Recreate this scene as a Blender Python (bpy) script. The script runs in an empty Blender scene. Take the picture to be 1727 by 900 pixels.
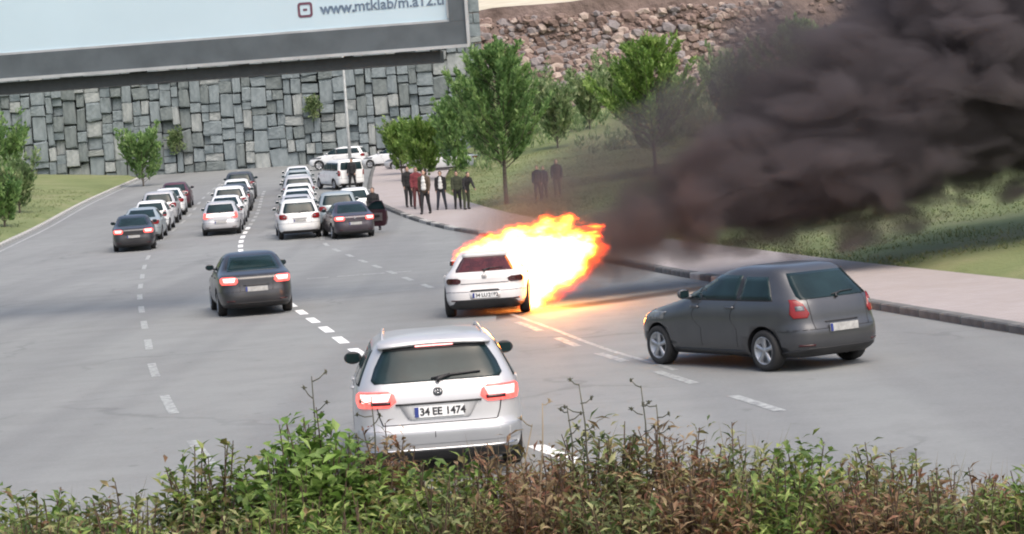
import bpy, bmesh, math, random
import numpy as np
from mathutils import Vector, Matrix, noise as mnoise

random.seed(7)
SC = bpy.context.scene
COL = SC.collection
R = math.radians

# ------------------------------------------------------------------ camera
cam_data = bpy.data.cameras.new('camera')
cam = bpy.data.objects.new('camera', cam_data)
COL.objects.link(cam)
cam_data.sensor_fit = 'HORIZONTAL'
cam_data.sensor_width = 36.0
cam_data.lens = 78.69
cam_data.clip_start = 0.1
cam_data.clip_end = 3000.0
cam.matrix_world = (Matrix.Translation((0, 0, 3.36)) @ Matrix.Rotation(R(90 - 2.889), 4, 'X')
                    @ Matrix.Rotation(R(-4.0), 4, 'Z'))
SC.camera = cam

# ------------------------------------------------------------------ world, sun, exposure
SUN_EL, SUN_AZ = R(58), R(150)          # a high sun behind thin cloud, over the viewer's shoulder
world = bpy.data.worlds.new('World')
SC.world = world
world.use_nodes = True
wt = world.node_tree
wt.nodes.clear()
wo = wt.nodes.new('ShaderNodeOutputWorld')
wb = wt.nodes.new('ShaderNodeBackground')
sky = wt.nodes.new('ShaderNodeTexSky')
sky.sky_type = 'NISHITA'
sky.sun_disc = False
sky.sun_elevation = SUN_EL
sky.sun_rotation = SUN_AZ
sky.air_density = 1.0
sky.dust_density = 6.0
sky.ozone_density = 0.6
wb.inputs['Strength'].default_value = 0.15
wt.links.new(sky.outputs[0], wb.inputs[0])
wt.links.new(wb.outputs[0], wo.inputs[0])

sun_d = bpy.data.lights.new('sun', 'SUN')
sun_d.energy = 0.8
sun_d.angle = R(60)
sun_d.color = (1.0, 0.985, 0.94)
sun = bpy.data.objects.new('sun', sun_d)
COL.objects.link(sun)
sun_dir = Vector((math.sin(SUN_AZ) * math.cos(SUN_EL), math.cos(SUN_AZ) * math.cos(SUN_EL), math.sin(SUN_EL)))
sun.rotation_euler = sun_dir.to_track_quat('Z', 'Y').to_euler()
sun.location = sun_dir * 80

SC.view_settings.view_transform = 'Standard'
SC.view_settings.look = 'None'
SC.view_settings.gamma = 1.0
SC.view_settings.use_curve_mapping = False
SC.view_settings.exposure = 0.80
SC.render.engine = 'CYCLES'
SC.cycles.use_denoising = True
SC.cycles.max_bounces = 6
SC.cycles.diffuse_bounces = 3
SC.cycles.glossy_bounces = 3
SC.cycles.transmission_bounces = 4
SC.cycles.transparent_max_bounces = 12
SC.cycles.volume_bounces = 1
SC.cycles.volume_max_steps = 256
SC.cycles.volume_step_rate = 1.0
SC.cycles.filter_width = 2.0
SC.cycles.sample_clamp_indirect = 6.0

# ------------------------------------------------------------------ helpers
class NT:
    """small node-tree writer"""
    def __init__(s, name):
        s.m = bpy.data.materials.new(name)
        s.m.use_nodes = True
        s.t = s.m.node_tree
        s.t.nodes.clear()
        s.out = s.t.nodes.new('ShaderNodeOutputMaterial')
    def n(s, kind, **kw):
        nd = s.t.nodes.new(kind)
        for k, v in kw.items():
            setattr(nd, k, v)
        return nd
    def put(s, sock, v):
        if hasattr(v, 'bl_idname') or isinstance(v, bpy.types.NodeSocket):
            s.t.links.new(v, sock)
        else:
            sock.default_value = v
    def math(s, op, a, b=0.0, c=None, clamp=False):
        nd = s.n('ShaderNodeMath', operation=op, use_clamp=clamp)
        s.put(nd.inputs[0], a)
        s.put(nd.inputs[1], b)
        if c is not None:
            s.put(nd.inputs[2], c)
        return nd.outputs[0]
    def vmath(s, op, a, b=(0, 0, 0)):
        nd = s.n('ShaderNodeVectorMath', operation=op)
        s.put(nd.inputs[0], a)
        s.put(nd.inputs[1], b)
        return nd.outputs['Value'] if op in ('DISTANCE', 'LENGTH', 'DOT_PRODUCT') else nd.outputs[0]
    def noise(s, vec, scale, detail=4.0, rough=0.55, dist=0.0, color=False):
        nd = s.n('ShaderNodeTexNoise')
        if vec is not None:
            s.t.links.new(vec, nd.inputs['Vector'])
        nd.inputs['Scale'].default_value = scale
        nd.inputs['Detail'].default_value = detail
        nd.inputs['Roughness'].default_value = rough
        nd.inputs['Distortion'].default_value = dist
        return nd.outputs['Color' if color else 'Fac']
    def ramp(s, fac, stops, interp='LINEAR'):
        nd = s.n('ShaderNodeValToRGB')
        nd.color_ramp.interpolation = interp
        cr = nd.color_ramp
        while len(cr.elements) < len(stops):
            cr.elements.new(0.5)
        for e, (p, c) in zip(cr.elements, stops):
            e.position = p
            e.color = c if len(c) == 4 else (*c, 1)
        s.t.links.new(fac, nd.inputs[0])
        return nd.outputs[0]
    def mix(s, fac, a, b, blend='MIX'):
        nd = s.n('ShaderNodeMix', data_type='RGBA', blend_type=blend)
        s.put(nd.inputs[0], fac)
        s.put(nd.inputs[6], a if not isinstance(a, tuple) or len(a) == 4 else (*a, 1))
        s.put(nd.inputs[7], b if not isinstance(b, tuple) or len(b) == 4 else (*b, 1))
        return nd.outputs[2]
    def coord(s, which='Object'):
        return s.n('ShaderNodeTexCoord').outputs[which]
    def bsdf(s, color, rough=0.6, metal=0.0, **kw):
        b = s.n('ShaderNodeBsdfPrincipled')
        s.put(b.inputs['Base Color'], color if not isinstance(color, tuple) or len(color) == 4 else (*color, 1))
        s.put(b.inputs['Roughness'], rough)
        s.put(b.inputs['Metallic'], metal)
        for k, v in kw.items():
            s.put(b.inputs[k.replace('_', ' ')], v)
        s.t.links.new(b.outputs[0], s.out.inputs['Surface'])
        return b
    def bump(s, b, height, strength=0.4, dist=0.02):
        nd = s.n('ShaderNodeBump')
        nd.inputs['Strength'].default_value = strength
        nd.inputs['Distance'].default_value = dist
        s.t.links.new(height, nd.inputs['Height'])
        s.t.links.new(nd.outputs[0], b.inputs['Normal'])

def rough_mat(name, c1, c2, scale, rough=0.85, bump=0.4, bdist=0.02, stops=(0.35, 0.65), detail=6, coord='Object'):
    t = NT(name)
    f = t.noise(t.coord(coord), scale, detail)
    b = t.bsdf(t.ramp(f, [(stops[0], c1), (stops[1], c2)]), rough)
    t.bump(b, t.noise(t.coord(coord), scale * 4, 5), bump, bdist)
    return t.m

def paint_mat(name, color, metal=0.0, rough=0.3, dirt=0.35):
    """car paint with a clear coat and road dust towards patches of its own"""
    t = NT(name)
    co = t.coord()
    f = t.noise(co, 2.3, 6, 0.6)
    d = t.ramp(f, [(0.42, (0, 0, 0)), (0.72, (dirt, dirt, dirt))])
    grime = tuple(0.55 * c + 0.05 for c in color)
    b = t.bsdf(t.mix(d, color, grime), t.math('ADD', rough, t.math('MULTIPLY', f, 0.15)), metal)
    b.inputs['Coat Weight'].default_value = 0.6
    b.inputs['Coat Roughness'].default_value = 0.12
    return t.m

def plain(name, color, rough=0.6, metal=0.0, var=0.25, scale=6.0, **kw):
    t = NT(name)
    f = t.noise(t.coord(), scale, 4)
    c2 = tuple(c * (1 - var) for c in color)
    t.bsdf(t.ramp(f, [(0.35, c2), (0.65, color)]), rough, metal, **kw)
    return t.m

def emit_mat(name, color, strength, base=(0.4, 0.02, 0.02)):
    t = NT(name)
    b = t.bsdf(base, 0.25)
    b.inputs['Emission Color'].default_value = (*color, 1)
    f = t.noise(t.coord(), 22, 2)
    t.put(b.inputs['Emission Strength'], t.math('MULTIPLY', t.math('ADD', f, 0.45), strength))
    return t.m

def leaf_mat(name, cols, trans=0.3, rough=0.6, clump=1.7):
    t = NT(name)
    g = t.n('ShaderNodeNewGeometry')
    n = len(cols)
    c = t.ramp(g.outputs['Random Per Island'], [((i + 0.5) / n, cc) for i, cc in enumerate(cols)], 'LINEAR')
    f = t.noise(t.coord(), clump, 3)
    c = t.mix(t.ramp(f, [(0.40, (0, 0, 0)), (0.62, (.75, .75, .75))]), c, cols[0])
    c = t.mix(t.ramp(f, [(0.36, (.6, .6, .6)), (0.46, (0, 0, 0))]), c, cols[-1])
    b = t.bsdf(c, rough)
    tr = t.n('ShaderNodeBsdfTranslucent')
    t.t.links.new(c, tr.inputs[0])
    mx = t.n('ShaderNodeMixShader')
    mx.inputs[0].default_value = trans
    t.t.links.new(b.outputs[0], mx.inputs[1])
    t.t.links.new(tr.outputs[0], mx.inputs[2])
    t.t.links.new(mx.outputs[0], t.out.inputs['Surface'])
    return t.m

def tag(o, label=None, cat=None, group=None, kind=None):
    if label: o['label'] = label
    if cat: o['category'] = cat
    if group: o['group'] = group
    if kind: o['kind'] = kind
    return o

def empty(name, loc, rz=0.0):
    o = bpy.data.objects.new(name, None)
    COL.objects.link(o)
    o.location = loc
    o.rotation_euler = (0, 0, rz)
    o.empty_display_size = 0.3
    return o

def link(name, me, mat=None, parent=None, loc=None, rot=None, scale=None):
    o = bpy.data.objects.new(name, me)
    COL.objects.link(o)
    if mat is not None:
        if len(me.materials) == 0:
            me.materials.append(mat)
        elif me.materials[0] is not mat:
            o.material_slots[0].link = 'OBJECT'
            o.material_slots[0].material = mat
    if parent is not None: o.parent = parent
    if loc is not None: o.location = loc
    if rot is not None: o.rotation_euler = rot
    if scale is not None: o.scale = scale
    return o

class MB:
    """collects verts and faces into one mesh"""
    def __init__(s):
        s.v, s.f, s.mi = [], [], []
    def add(s, vs, fs, mi=0):
        k = len(s.v)
        s.v += [tuple(v) for v in vs]
        s.f += [tuple(i + k for i in f) for f in fs]
        s.mi += [mi] * len(fs)
    def box(s, c, d, rot=None, mi=0):
        x, y, z = d[0] / 2, d[1] / 2, d[2] / 2
        vs = [Vector((sx * x, sy * y, sz * z)) for sz in (-1, 1) for sy in (-1, 1) for sx in (-1, 1)]
        if rot is not None: vs = [rot @ v for v in vs]
        vs = [v + Vector(c) for v in vs]
        s.add(vs, [(0, 2, 3, 1), (4, 5, 7, 6), (0, 1, 5, 4), (2, 6, 7, 3), (0, 4, 6, 2), (1, 3, 7, 5)], mi)
    def tube(s, pts, rad, n=8, caps=True, mi=0):
        pts = [Vector(p) for p in pts]
        if not isinstance(rad, (list, tuple)): rad = [rad] * len(pts)
        vs, fs = [], []
        prev = None
        for i, p in enumerate(pts):
            a = pts[max(i - 1, 0)]; b = pts[min(i + 1, len(pts) - 1)]
            d = (b - a).normalized() if (b - a).length > 1e-9 else Vector((0, 0, 1))
            if prev is None:
                up = Vector((0, 0, 1)) if abs(d.z) < 0.9 else Vector((1, 0, 0))
                u = d.cross(up).normalized()
            else:
                u = (prev - d * prev.dot(d)).normalized()
            prev = u
            w = d.cross(u)
            for k in range(n):
                t = 2 * math.pi * k / n
                vs.append(p + (u * math.cos(t) + w * math.sin(t)) * rad[i])
        for i in range(len(pts) - 1):
            for k in range(n):
                a, b = i * n + k, i * n + (k + 1) % n
                fs.append((a, b, b + n, a + n))
        if caps:
            fs.append(tuple(range(n - 1, -1, -1)))
            fs.append(tuple(range(len(vs) - n, len(vs))))
        s.add(vs, fs, mi)
    def ball(s, c, r, seg=12, rings=8, mi=0):
        if not isinstance(r, (tuple, list)): r = (r, r, r)
        vs = [(c[0], c[1], c[2] - r[2])]
        for i in range(1, rings):
            a = -math.pi / 2 + math.pi * i / rings
            for k in range(seg):
                t = 2 * math.pi * k / seg
                vs.append((c[0] + r[0] * math.cos(a) * math.cos(t), c[1] + r[1] * math.cos(a) * math.sin(t), c[2] + r[2] * math.sin(a)))
        vs.append((c[0], c[1], c[2] + r[2]))
        fs = [(0, 1 + (k + 1) % seg, 1 + k) for k in range(seg)]
        for i in range(rings - 2):
            for k in range(seg):
                a = 1 + i * seg + k; b = 1 + i * seg + (k + 1) % seg
                fs.append((a, b, b + seg, a + seg))
        t = len(vs) - 1
        fs += [(t, t - seg + k, t - seg + (k + 1) % seg) for k in range(seg)]
        s.add(vs, fs, mi)
    def lathe(s, prof, n=24, axis='X', mi=0, closed=False):
        """prof: (along axis, radius)"""
        vs, fs = [], []
        for (h, r) in prof:
            for k in range(n):
                t = 2 * math.pi * k / n
                a, b = r * math.cos(t), r * math.sin(t)
                vs.append((h, a, b) if axis == 'X' else ((a, b, h) if axis == 'Z' else (b, h, a)))
        m = len(prof)
        for i in range(m - 1 if not closed else m):
            for k in range(n):
                a, b = i * n + k, i * n + (k + 1) % n
                c, d = ((i + 1) % m) * n + (k + 1) % n, ((i + 1) % m) * n + k
                fs.append((a, b, c, d))
        s.add(vs, fs, mi)
    def mesh(s, name, smooth=False):
        me = bpy.data.meshes.new(name)
        me.from_pydata(s.v, [], s.f)
        if any(s.mi): me.polygons.foreach_set('material_index', s.mi)
        if smooth: me.polygons.foreach_set('use_smooth', [True] * len(me.polygons))
        me.update()
        return me
    def build(s, name, mat, parent=None, smooth=False, loc=None, rot=None, scale=None):
        me = s.mesh(name, smooth)
        mats = mat if isinstance(mat, (list, tuple)) else [mat]
        for m in mats: me.materials.append(m)
        return link(name, me, None, parent, loc, rot, scale)

def fix_normals(me):
    bm = bmesh.new(); bm.from_mesh(me)
    bmesh.ops.recalc_face_normals(bm, faces=bm.faces)
    bm.to_mesh(me); bm.free()

def baked(o):
    """the object's evaluated mesh; the helper object itself is removed"""
    bpy.context.view_layer.update()
    dg = bpy.context.evaluated_depsgraph_get()
    me = bpy.data.meshes.new_from_object(o.evaluated_get(dg))
    bpy.data.objects.remove(o)
    return me

def remesh(mb, voxel, smooth_it=2):
    o = mb.build('temporary', M['black'])
    md = o.modifiers.new('r', 'REMESH'); md.mode = 'VOXEL'; md.voxel_size = voxel; md.use_smooth_shade = True
    if smooth_it:
        sm = o.modifiers.new('s', 'SMOOTH'); sm.iterations = smooth_it; sm.factor = 0.5
    me = baked(o)
    me.materials.clear()
    return me

def text_mesh(body, size, extrude=0.003, align='CENTER', bold=0.0, space=1.0):
    cu = bpy.data.curves.new('lettering', 'FONT')
    cu.body = body; cu.size = size; cu.extrude = extrude
    cu.align_x = align; cu.align_y = 'CENTER'; cu.offset = bold; cu.space_character = space
    o = bpy.data.objects.new('temporary', cu)
    COL.objects.link(o)
    me = baked(o)
    me.materials.clear()
    return me

def pchip(xs, ys):
    xs = [float(x) for x in xs]; ys = [float(y) for y in ys]
    n = len(xs)
    h = [xs[i + 1] - xs[i] for i in range(n - 1)]
    d = [(ys[i + 1] - ys[i]) / h[i] for i in range(n - 1)]
    m = [d[0]] + [0.0] * (n - 2) + [d[-1]]
    for i in range(1, n - 1):
        if d[i - 1] * d[i] > 0:
            w1, w2 = 2 * h[i] + h[i - 1], h[i] + 2 * h[i - 1]
            m[i] = (w1 + w2) / (w1 / d[i - 1] + w2 / d[i])
    def f(x):
        if x <= xs[0]: return ys[0] + m[0] * (x - xs[0])
        if x >= xs[-1]: return ys[-1] + m[-1] * (x - xs[-1])
        i = 0
        while x > xs[i + 1]: i += 1
        t = (x - xs[i]) / h[i]
        return ((1 + 2 * t) * (1 - t) ** 2 * ys[i] + t * (1 - t) ** 2 * h[i] * m[i]
                + t * t * (3 - 2 * t) * ys[i + 1] + t * t * (t - 1) * h[i] * m[i + 1])
    return f

M = {}
M['black'] = plain('black_plastic', (0.018, 0.018, 0.02), 0.55)
M['rubber'] = plain('tyre_rubber', (0.022, 0.022, 0.023), 0.85)
M['rim'] = plain('alloy_rim', (0.42, 0.43, 0.45), 0.35, 0.7)
M['glass'] = plain('dark_car_glass', (0.014, 0.030, 0.034), 0.08, 0.0, 0.4, 2.0, Specular_IOR_Level=0.22)
M['plate'] = plain('number_plate', (0.75, 0.76, 0.76), 0.5, 0.0, 0.1)
M['plate_dull'] = plain('dusty_number_plate', (0.40, 0.40, 0.39), 0.7, 0.0, 0.35, 14.0)
M['plate_blue'] = plain('plate_blue_band', (0.02, 0.04, 0.22), 0.5)
M['ink'] = plain('plate_ink', (0.02, 0.02, 0.025), 0.6)
M['chrome'] = plain('chrome', (0.6, 0.6, 0.62), 0.18, 1.0, 0.1)
M['lamp_red'] = plain('red_lamp_lens', (0.22, 0.012, 0.014), 0.15, 0.0, 0.2)
M['lamp_dark'] = plain('dark_lamp_lens', (0.05, 0.008, 0.01), 0.12, 0.0, 0.3)
M['lamp_lit'] = emit_mat('lit_brake_lamp', (1.0, 0.33, 0.31), 2.9)
M['lamp_lit_soft'] = emit_mat('lit_tail_lamp', (1.0, 0.12, 0.10), 1.2)
M['lamp_clear'] = plain('clear_lamp', (0.20, 0.21, 0.22), 0.08, 0.3, 0.5, 18.0)
M['amber'] = emit_mat('lit_amber_lamp', (1.0, 0.42, 0.04), 1.4, (0.6, 0.2, 0.01))

# ------------------------------------------------------------------ the lie of the land
def zg(y):
    t = (min(y, 225) - 84) / 6
    return 0.036 * 6 * (math.log1p(math.exp(t)) if t < 30 else t)

kerb_x = pchip([-10, 20, 36, 46, 56, 64.5, 76, 88, 93.6, 100.5, 109.8, 116, 128, 143, 165, 200],
               [14.5, 10.6, 7.6, 5.9, 4.15, 2.85, 0.9, -1.15, -2.6, -4.1, -5.75, -6.7, -7.9, -8.8, -9.8, -11])
line1_x = pchip([-10, 12, 19, 23.2, 24.7, 26.2, 40.1, 45.8, 52.9, 70, 96, 116, 143, 200],
                [12, 5.6, 2.3, 0.80, 0.36, -0.02, -2.87, -3.85, -5.09, -7.95, -11.5, -13.0, -15.4, -19])
line2_x = pchip([-10, 20, 34.5, 37.1, 43.2, 45.6, 63.6, 72, 81, 91.3, 100, 116, 143, 200],
                [9, 4.6, 1.9, 1.38, 0.42, 0.02, -2.95, -4.3, -5.85, -7.6, -8.3, -9.3, -11.7, -15])
WALK = 4.1
def walk_in(y): return kerb_x(y) + WALK + max(0, min(1.5, (y - 125) * 0.05))
def left_edge(y): return line1_x(y) - 11.3 if y > 24 else line1_x(24) - 11.3 - (24 - y) * 0.3

def smooth(a, b, x):
    t = max(0.0, min(1.0, (x - a) / (b - a)))
    return t * t * (3 - 2 * t)

def ground_z(x, y):
    z = zg(y)
    d = x - walk_in(y)
    if d > 0:
        z += min(d, 22) * 0.075 + 0.12
        z += 0.12 * mnoise.noise(Vector((x * 0.2, y * 0.2, 3.1))) * min(1, d)
    # the grassy bank that climbs to the rubble slope
    z += 1.5 * smooth(126, 190, y) * smooth(-4.0, 3.5, x)
    d2 = left_edge(y) - 1.2 - x
    if d2 > 0 and y > 24:
        z += min(d2, 10) * 0.08 + 0.1
    # the bank the viewer stands on
    bank = 1.40 * (1 - smooth(10.8, 16.2, y)) + 0.12 * (1 - smooth(4, 10, y))
    bank -= 0.16 * smooth(0.2, 3.0, x) * (1 - smooth(10.8, 16.2, y))
    return z + bank

# ------------------------------------------------------------------ setting materials
def asphalt():
    t = NT('worn_asphalt')
    co = t.coord()
    big = t.noise(co, 0.11, 5, 0.6)
    mid = t.noise(co, 0.9, 6, 0.65)
    fine = t.noise(co, 38, 3, 0.7)
    c = t.ramp(big, [(0.3, (0.150, 0.160, 0.158)), (0.7, (0.194, 0.205, 0.202))])
    c = t.mix(t.math('MULTIPLY', t.ramp(mid, [(0.45, (0, 0, 0)), (0.75, (1, 1, 1))]), 0.5), c, (0.118, 0.121, 0.123))
    c = t.mix(t.math('MULTIPLY', fine, 0.3), c, (0.25, 0.25, 0.245))
    # tyre-polished wheel tracks run along the lanes, stretched by the mapping
    mp = t.n('ShaderNodeMapping'); mp.inputs['Rotation'].default_value = (0, 0, R(-10)); mp.inputs['Scale'].default_value = (0.55, 0.012, 1)
    t.t.links.new(co, mp.inputs[0])
    tr = t.noise(mp.outputs[0], 1.0, 2)
    c = t.mix(t.math('MULTIPLY', t.ramp(tr, [(0.45, (0, 0, 0)), (0.62, (1, 1, 1))]), 0.52), c, (0.12, 0.124, 0.127))
    # oil drips
    drip = t.ramp(t.noise(co, 3.1, 2, .4), [(0.70, (0, 0, 0)), (0.76, (1, 1, 1))])
    c = t.mix(t.math('MULTIPLY', drip, 0.45), c, (0.07, 0.07, 0.07))
    grain = t.ramp(t.noise(co, 14, 6, .8), [(0.38, (0, 0, 0)), (0.66, (1, 1, 1))])
    c = t.mix(t.math('MULTIPLY', grain, 0.28), c, (0.27, 0.275, 0.27))
    # sealed cracks and squared repair patches
    vo = t.n('ShaderNodeTexVoronoi', feature='DISTANCE_TO_EDGE'); vo.inputs['Scale'].default_value = 0.16
    wv = t.n('ShaderNodeVectorMath', operation='MULTIPLY_ADD')
    t.t.links.new(t.noise(co, 0.7, 4, color=True), wv.inputs[0]); wv.inputs[1].default_value = (2.2, 2.2, 0); t.t.links.new(co, wv.inputs[2])
    t.t.links.new(wv.outputs[0], vo.inputs['Vector'])
    crack = t.math('MULTIPLY', t.ramp(vo.outputs['Distance'], [(0.006, (1, 1, 1)), (0.014, (0, 0, 0))]), t.ramp(t.noise(co, .12, 2), [(0.48, (0, 0, 0)), (0.56, (1, 1, 1))]))
    c = t.mix(t.math('MULTIPLY', crack, 0.3), c, (0.06, 0.062, 0.064))
    vp = t.n('ShaderNodeTexVoronoi', distance='CHEBYCHEV'); vp.inputs['Scale'].default_value = 0.13; vp.inputs['Randomness'].default_value = .8
    mp2 = t.n('ShaderNodeMapping'); mp2.inputs['Rotation'].default_value = (0, 0, R(-10)); mp2.inputs['Scale'].default_value = (1, .45, 1)
    t.t.links.new(co, mp2.inputs[0]); t.t.links.new(mp2.outputs[0], vp.inputs['Vector'])
    sp_ = t.n('ShaderNodeSeparateColor'); t.t.links.new(vp.outputs['Color'], sp_.inputs[0])
    pt = t.math('MULTIPLY', t.math('GREATER_THAN', sp_.outputs[0], .78), t.math('LESS_THAN', vp.outputs['Distance'], .33))
    c = t.mix(t.math('MULTIPLY', pt, 0.3), c, (0.115, 0.12, 0.122))
    # dark uneven streak running across the carriageway, starting beside the burning car
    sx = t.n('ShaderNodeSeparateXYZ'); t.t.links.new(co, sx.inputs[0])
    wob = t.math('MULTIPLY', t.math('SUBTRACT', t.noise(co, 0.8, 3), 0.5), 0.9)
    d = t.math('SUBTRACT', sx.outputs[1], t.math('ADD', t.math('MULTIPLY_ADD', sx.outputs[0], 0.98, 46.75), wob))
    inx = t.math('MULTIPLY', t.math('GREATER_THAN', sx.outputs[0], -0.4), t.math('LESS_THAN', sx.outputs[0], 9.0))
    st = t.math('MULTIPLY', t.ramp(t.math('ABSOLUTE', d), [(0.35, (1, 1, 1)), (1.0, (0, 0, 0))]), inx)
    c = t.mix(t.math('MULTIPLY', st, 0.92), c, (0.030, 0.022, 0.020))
    b = t.bsdf(c, t.math('ADD', 0.62, t.math('MULTIPLY', mid, 0.3)))
    t.bump(b, t.noise(co, 60, 4), 0.35, 0.006)
    return t.m

def road_paint(name, base, wear):
    t = NT(name)
    co = t.coord('Generated') if False else t.n('ShaderNodeNewGeometry').outputs['Position']
    f = t.noise(co, 7.0, 6, 0.7)
    c = t.ramp(f, [(wear - 0.10, (0.17, 0.175, 0.175)), (wear + 0.12, base)])
    b = t.bsdf(c, 0.6)
    return t.m

def paving():
    t = NT('pinkish_paving')
    co = t.coord()
    br = t.n('ShaderNodeTexBrick')
    t.t.links.new(co, br.inputs[0])
    br.inputs['Scale'].default_value = 2.2
    br.inputs['Color1'].default_value = (0.30, 0.27, 0.262, 1)
    br.inputs['Color2'].default_value = (0.34, 0.305, 0.297, 1)
    br.inputs['Mortar'].default_value = (0.23, 0.205, 0.20, 1)
    br.inputs['Mortar Size'].default_value = 0.012
    f = t.noise(co, 0.5, 6, 0.65)
    c = t.mix(t.math('MULTIPLY', t.ramp(f, [(0.42, (0, 0, 0)), (0.7, (1, 1, 1))]), 0.55), br.outputs[0], (0.25, 0.22, 0.20))
    b = t.bsdf(c, 0.85)
    t.bump(b, br.outputs['Fac'], 0.2, 0.01)
    return t.m

def soil():
    t = NT('earth_and_turf')
    co = t.coord()
    f = t.noise(co, 0.22, 6, 0.62)
    c = t.ramp(f, [(0.34, (0.115, 0.150, 0.055)), (0.48, (0.155, 0.190, 0.075)), (0.60, (0.190, 0.210, 0.095)), (0.74, (0.235, 0.215, 0.14))])
    c = t.mix(t.math('MULTIPLY', t.noise(co, 5, 5), 0.4), c, (0.06, 0.075, 0.028))
    b = t.bsdf(c, 0.95)
    t.bump(b, t.noise(co, 8, 6), 0.7, 0.08)
    return t.m

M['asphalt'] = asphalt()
M['line_white'] = road_paint('white_road_paint', (0.78, 0.79, 0.78), 0.34)
M['line_worn'] = road_paint('worn_road_paint', (0.40, 0.42, 0.41), 0.50)
M['paving'] = paving()
M['soil'] = soil()
M['kerb'] = rough_mat('dark_kerb_stone', (0.075, 0.078, 0.08), (0.14, 0.142, 0.14), 3.0, 0.85, 0.5)
M['kerb_light'] = rough_mat('pale_kerb_stone', (0.27, 0.27, 0.26), (0.40, 0.40, 0.385), 2.2, 0.85, 0.5)
M['block'] = rough_mat('blue_grey_ashlar', (0.090, 0.118, 0.130), (0.215, 0.250, 0.262), 0.9, 0.9, 0.9, 0.12, (0.3, 0.7))
M['block_pale'] = rough_mat('pale_ashlar', (0.145, 0.168, 0.170), (0.30, 0.322, 0.318), 0.9, 0.9, 0.9, 0.12)
M['block_dark'] = rough_mat('dark_ashlar', (0.075, 0.095, 0.100), (0.16, 0.185, 0.185), 0.9, 0.9, 0.9, 0.12)
M['joint'] = rough_mat('wall_core_earth', (0.10, 0.122, 0.124), (0.165, 0.19, 0.186), 0.5, 0.95, 0.6, 0.1)
M['rubble'] = rough_mat('brown_rubble', (0.110, 0.075, 0.062), (0.235, 0.172, 0.150), 0.45, 0.95, 1.0, 0.15)
M['rubble_pale'] = rough_mat('pale_rubble', (0.24, 0.185, 0.16), (0.38, 0.31, 0.27), 0.6, 0.95, 1.0, 0.15)
M['rubble_grey'] = rough_mat('grey_rubble', (0.13, 0.115, 0.115), (0.24, 0.215, 0.215), 0.5, 0.95, 1.0, 0.15)
M['rock'] = rough_mat('brown_rock_face', (0.085, 0.060, 0.052), (0.190, 0.142, 0.124), 0.30, 0.95, 1.0, 0.35)
M['sand'] = rough_mat('sandy_terrace', (0.40, 0.36, 0.27), (0.52, 0.48, 0.38), 0.3, 0.95, 0.5, 0.1)

# ------------------------------------------------------------------ ground, road, pavement
def sheet(name, xs_of, ys, zf, mat, parent=None, nx=2):
    mb = MB()
    vs, fs = [], []
    for y in ys:
        a, b = xs_of(y)
        for i in range(nx):
            x = a + (b - a) * i / (nx - 1)
            vs.append((x, y, zf(x, y)))
    for j in range(len(ys) - 1):
        for i in range(nx - 1):
            k = j * nx + i
            fs.append((k, k + 1, k + 1 + nx, k + nx))
    mb.add(vs, fs)
    return mb.build(name, mat, parent, smooth=True)

def lin(a, b, n): return [a + (b - a) * i / (n - 1) for i in range(n)]

gys = lin(-30, 6, 8) + lin(7, 20, 27) + lin(21, 40, 14) + lin(42, 240, 90) + lin(250, 900, 14)
gxs = sorted(set(lin(-600, -80, 8) + lin(-70, -34, 10) + lin(-32, 40, 92) + lin(43, 90, 14) + lin(110, 600, 8)))
def under_road(x, y):
    # the ground sheet dips under the carriageway and the pavement
    k = smooth(left_edge(y) - 1.4, left_edge(y) - 0.4, x) * (1 - smooth(walk_in(y) - 0.6, walk_in(y) + 0.5, x))
    if y < 17: k *= smooth(16.3, 17.0, y)
    return ground_z(x, y) - 0.25 * k
mb = MB(); vs = []; fs = []; nx = len(gxs)
for y in gys:
    for x in gxs: vs.append((x, y, under_road(x, y) if y < 240 else zg(y)))
for j in range(len(gys) - 1):
    for i in range(nx - 1):
        k = j * nx + i; fs.append((k, k + 1, k + 1 + nx, k + nx))
mb.add(vs, fs)
ground = mb.build('ground', M['soil'], smooth=True)
tag(ground, kind='structure')

rys = lin(15.5, 240, 150)
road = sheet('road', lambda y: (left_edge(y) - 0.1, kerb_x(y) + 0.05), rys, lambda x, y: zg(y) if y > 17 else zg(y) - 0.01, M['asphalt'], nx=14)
tag(road, kind='structure')
walk = sheet('pavement', lambda y: (kerb_x(y) + 0.28, walk_in(y)), rys, lambda x, y: zg(y) + 0.135, M['paving'], nx=5)
tag(walk, kind='structure')

def ribbon(xf, y0, y1, w, n=6, lift=0.004):
    mb = MB(); vs = []; fs = []
    for i, y in enumerate(lin(y0, y1, n)):
        e = 0.05
        d = Vector((xf(y + e) - xf(y - e), 2 * e)).normalized()
        nrm = Vector((d.y, -d.x)) * w / 2
        for s in (-1, 1):
            vs.append((xf(y) + s * nrm.x, y + s * nrm.y, zg(y) + lift))
    for i in range(n - 1): fs.append((2 * i, 2 * i + 1, 2 * i + 3, 2 * i + 2))
    mb.add(vs, fs)
    return mb

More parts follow.
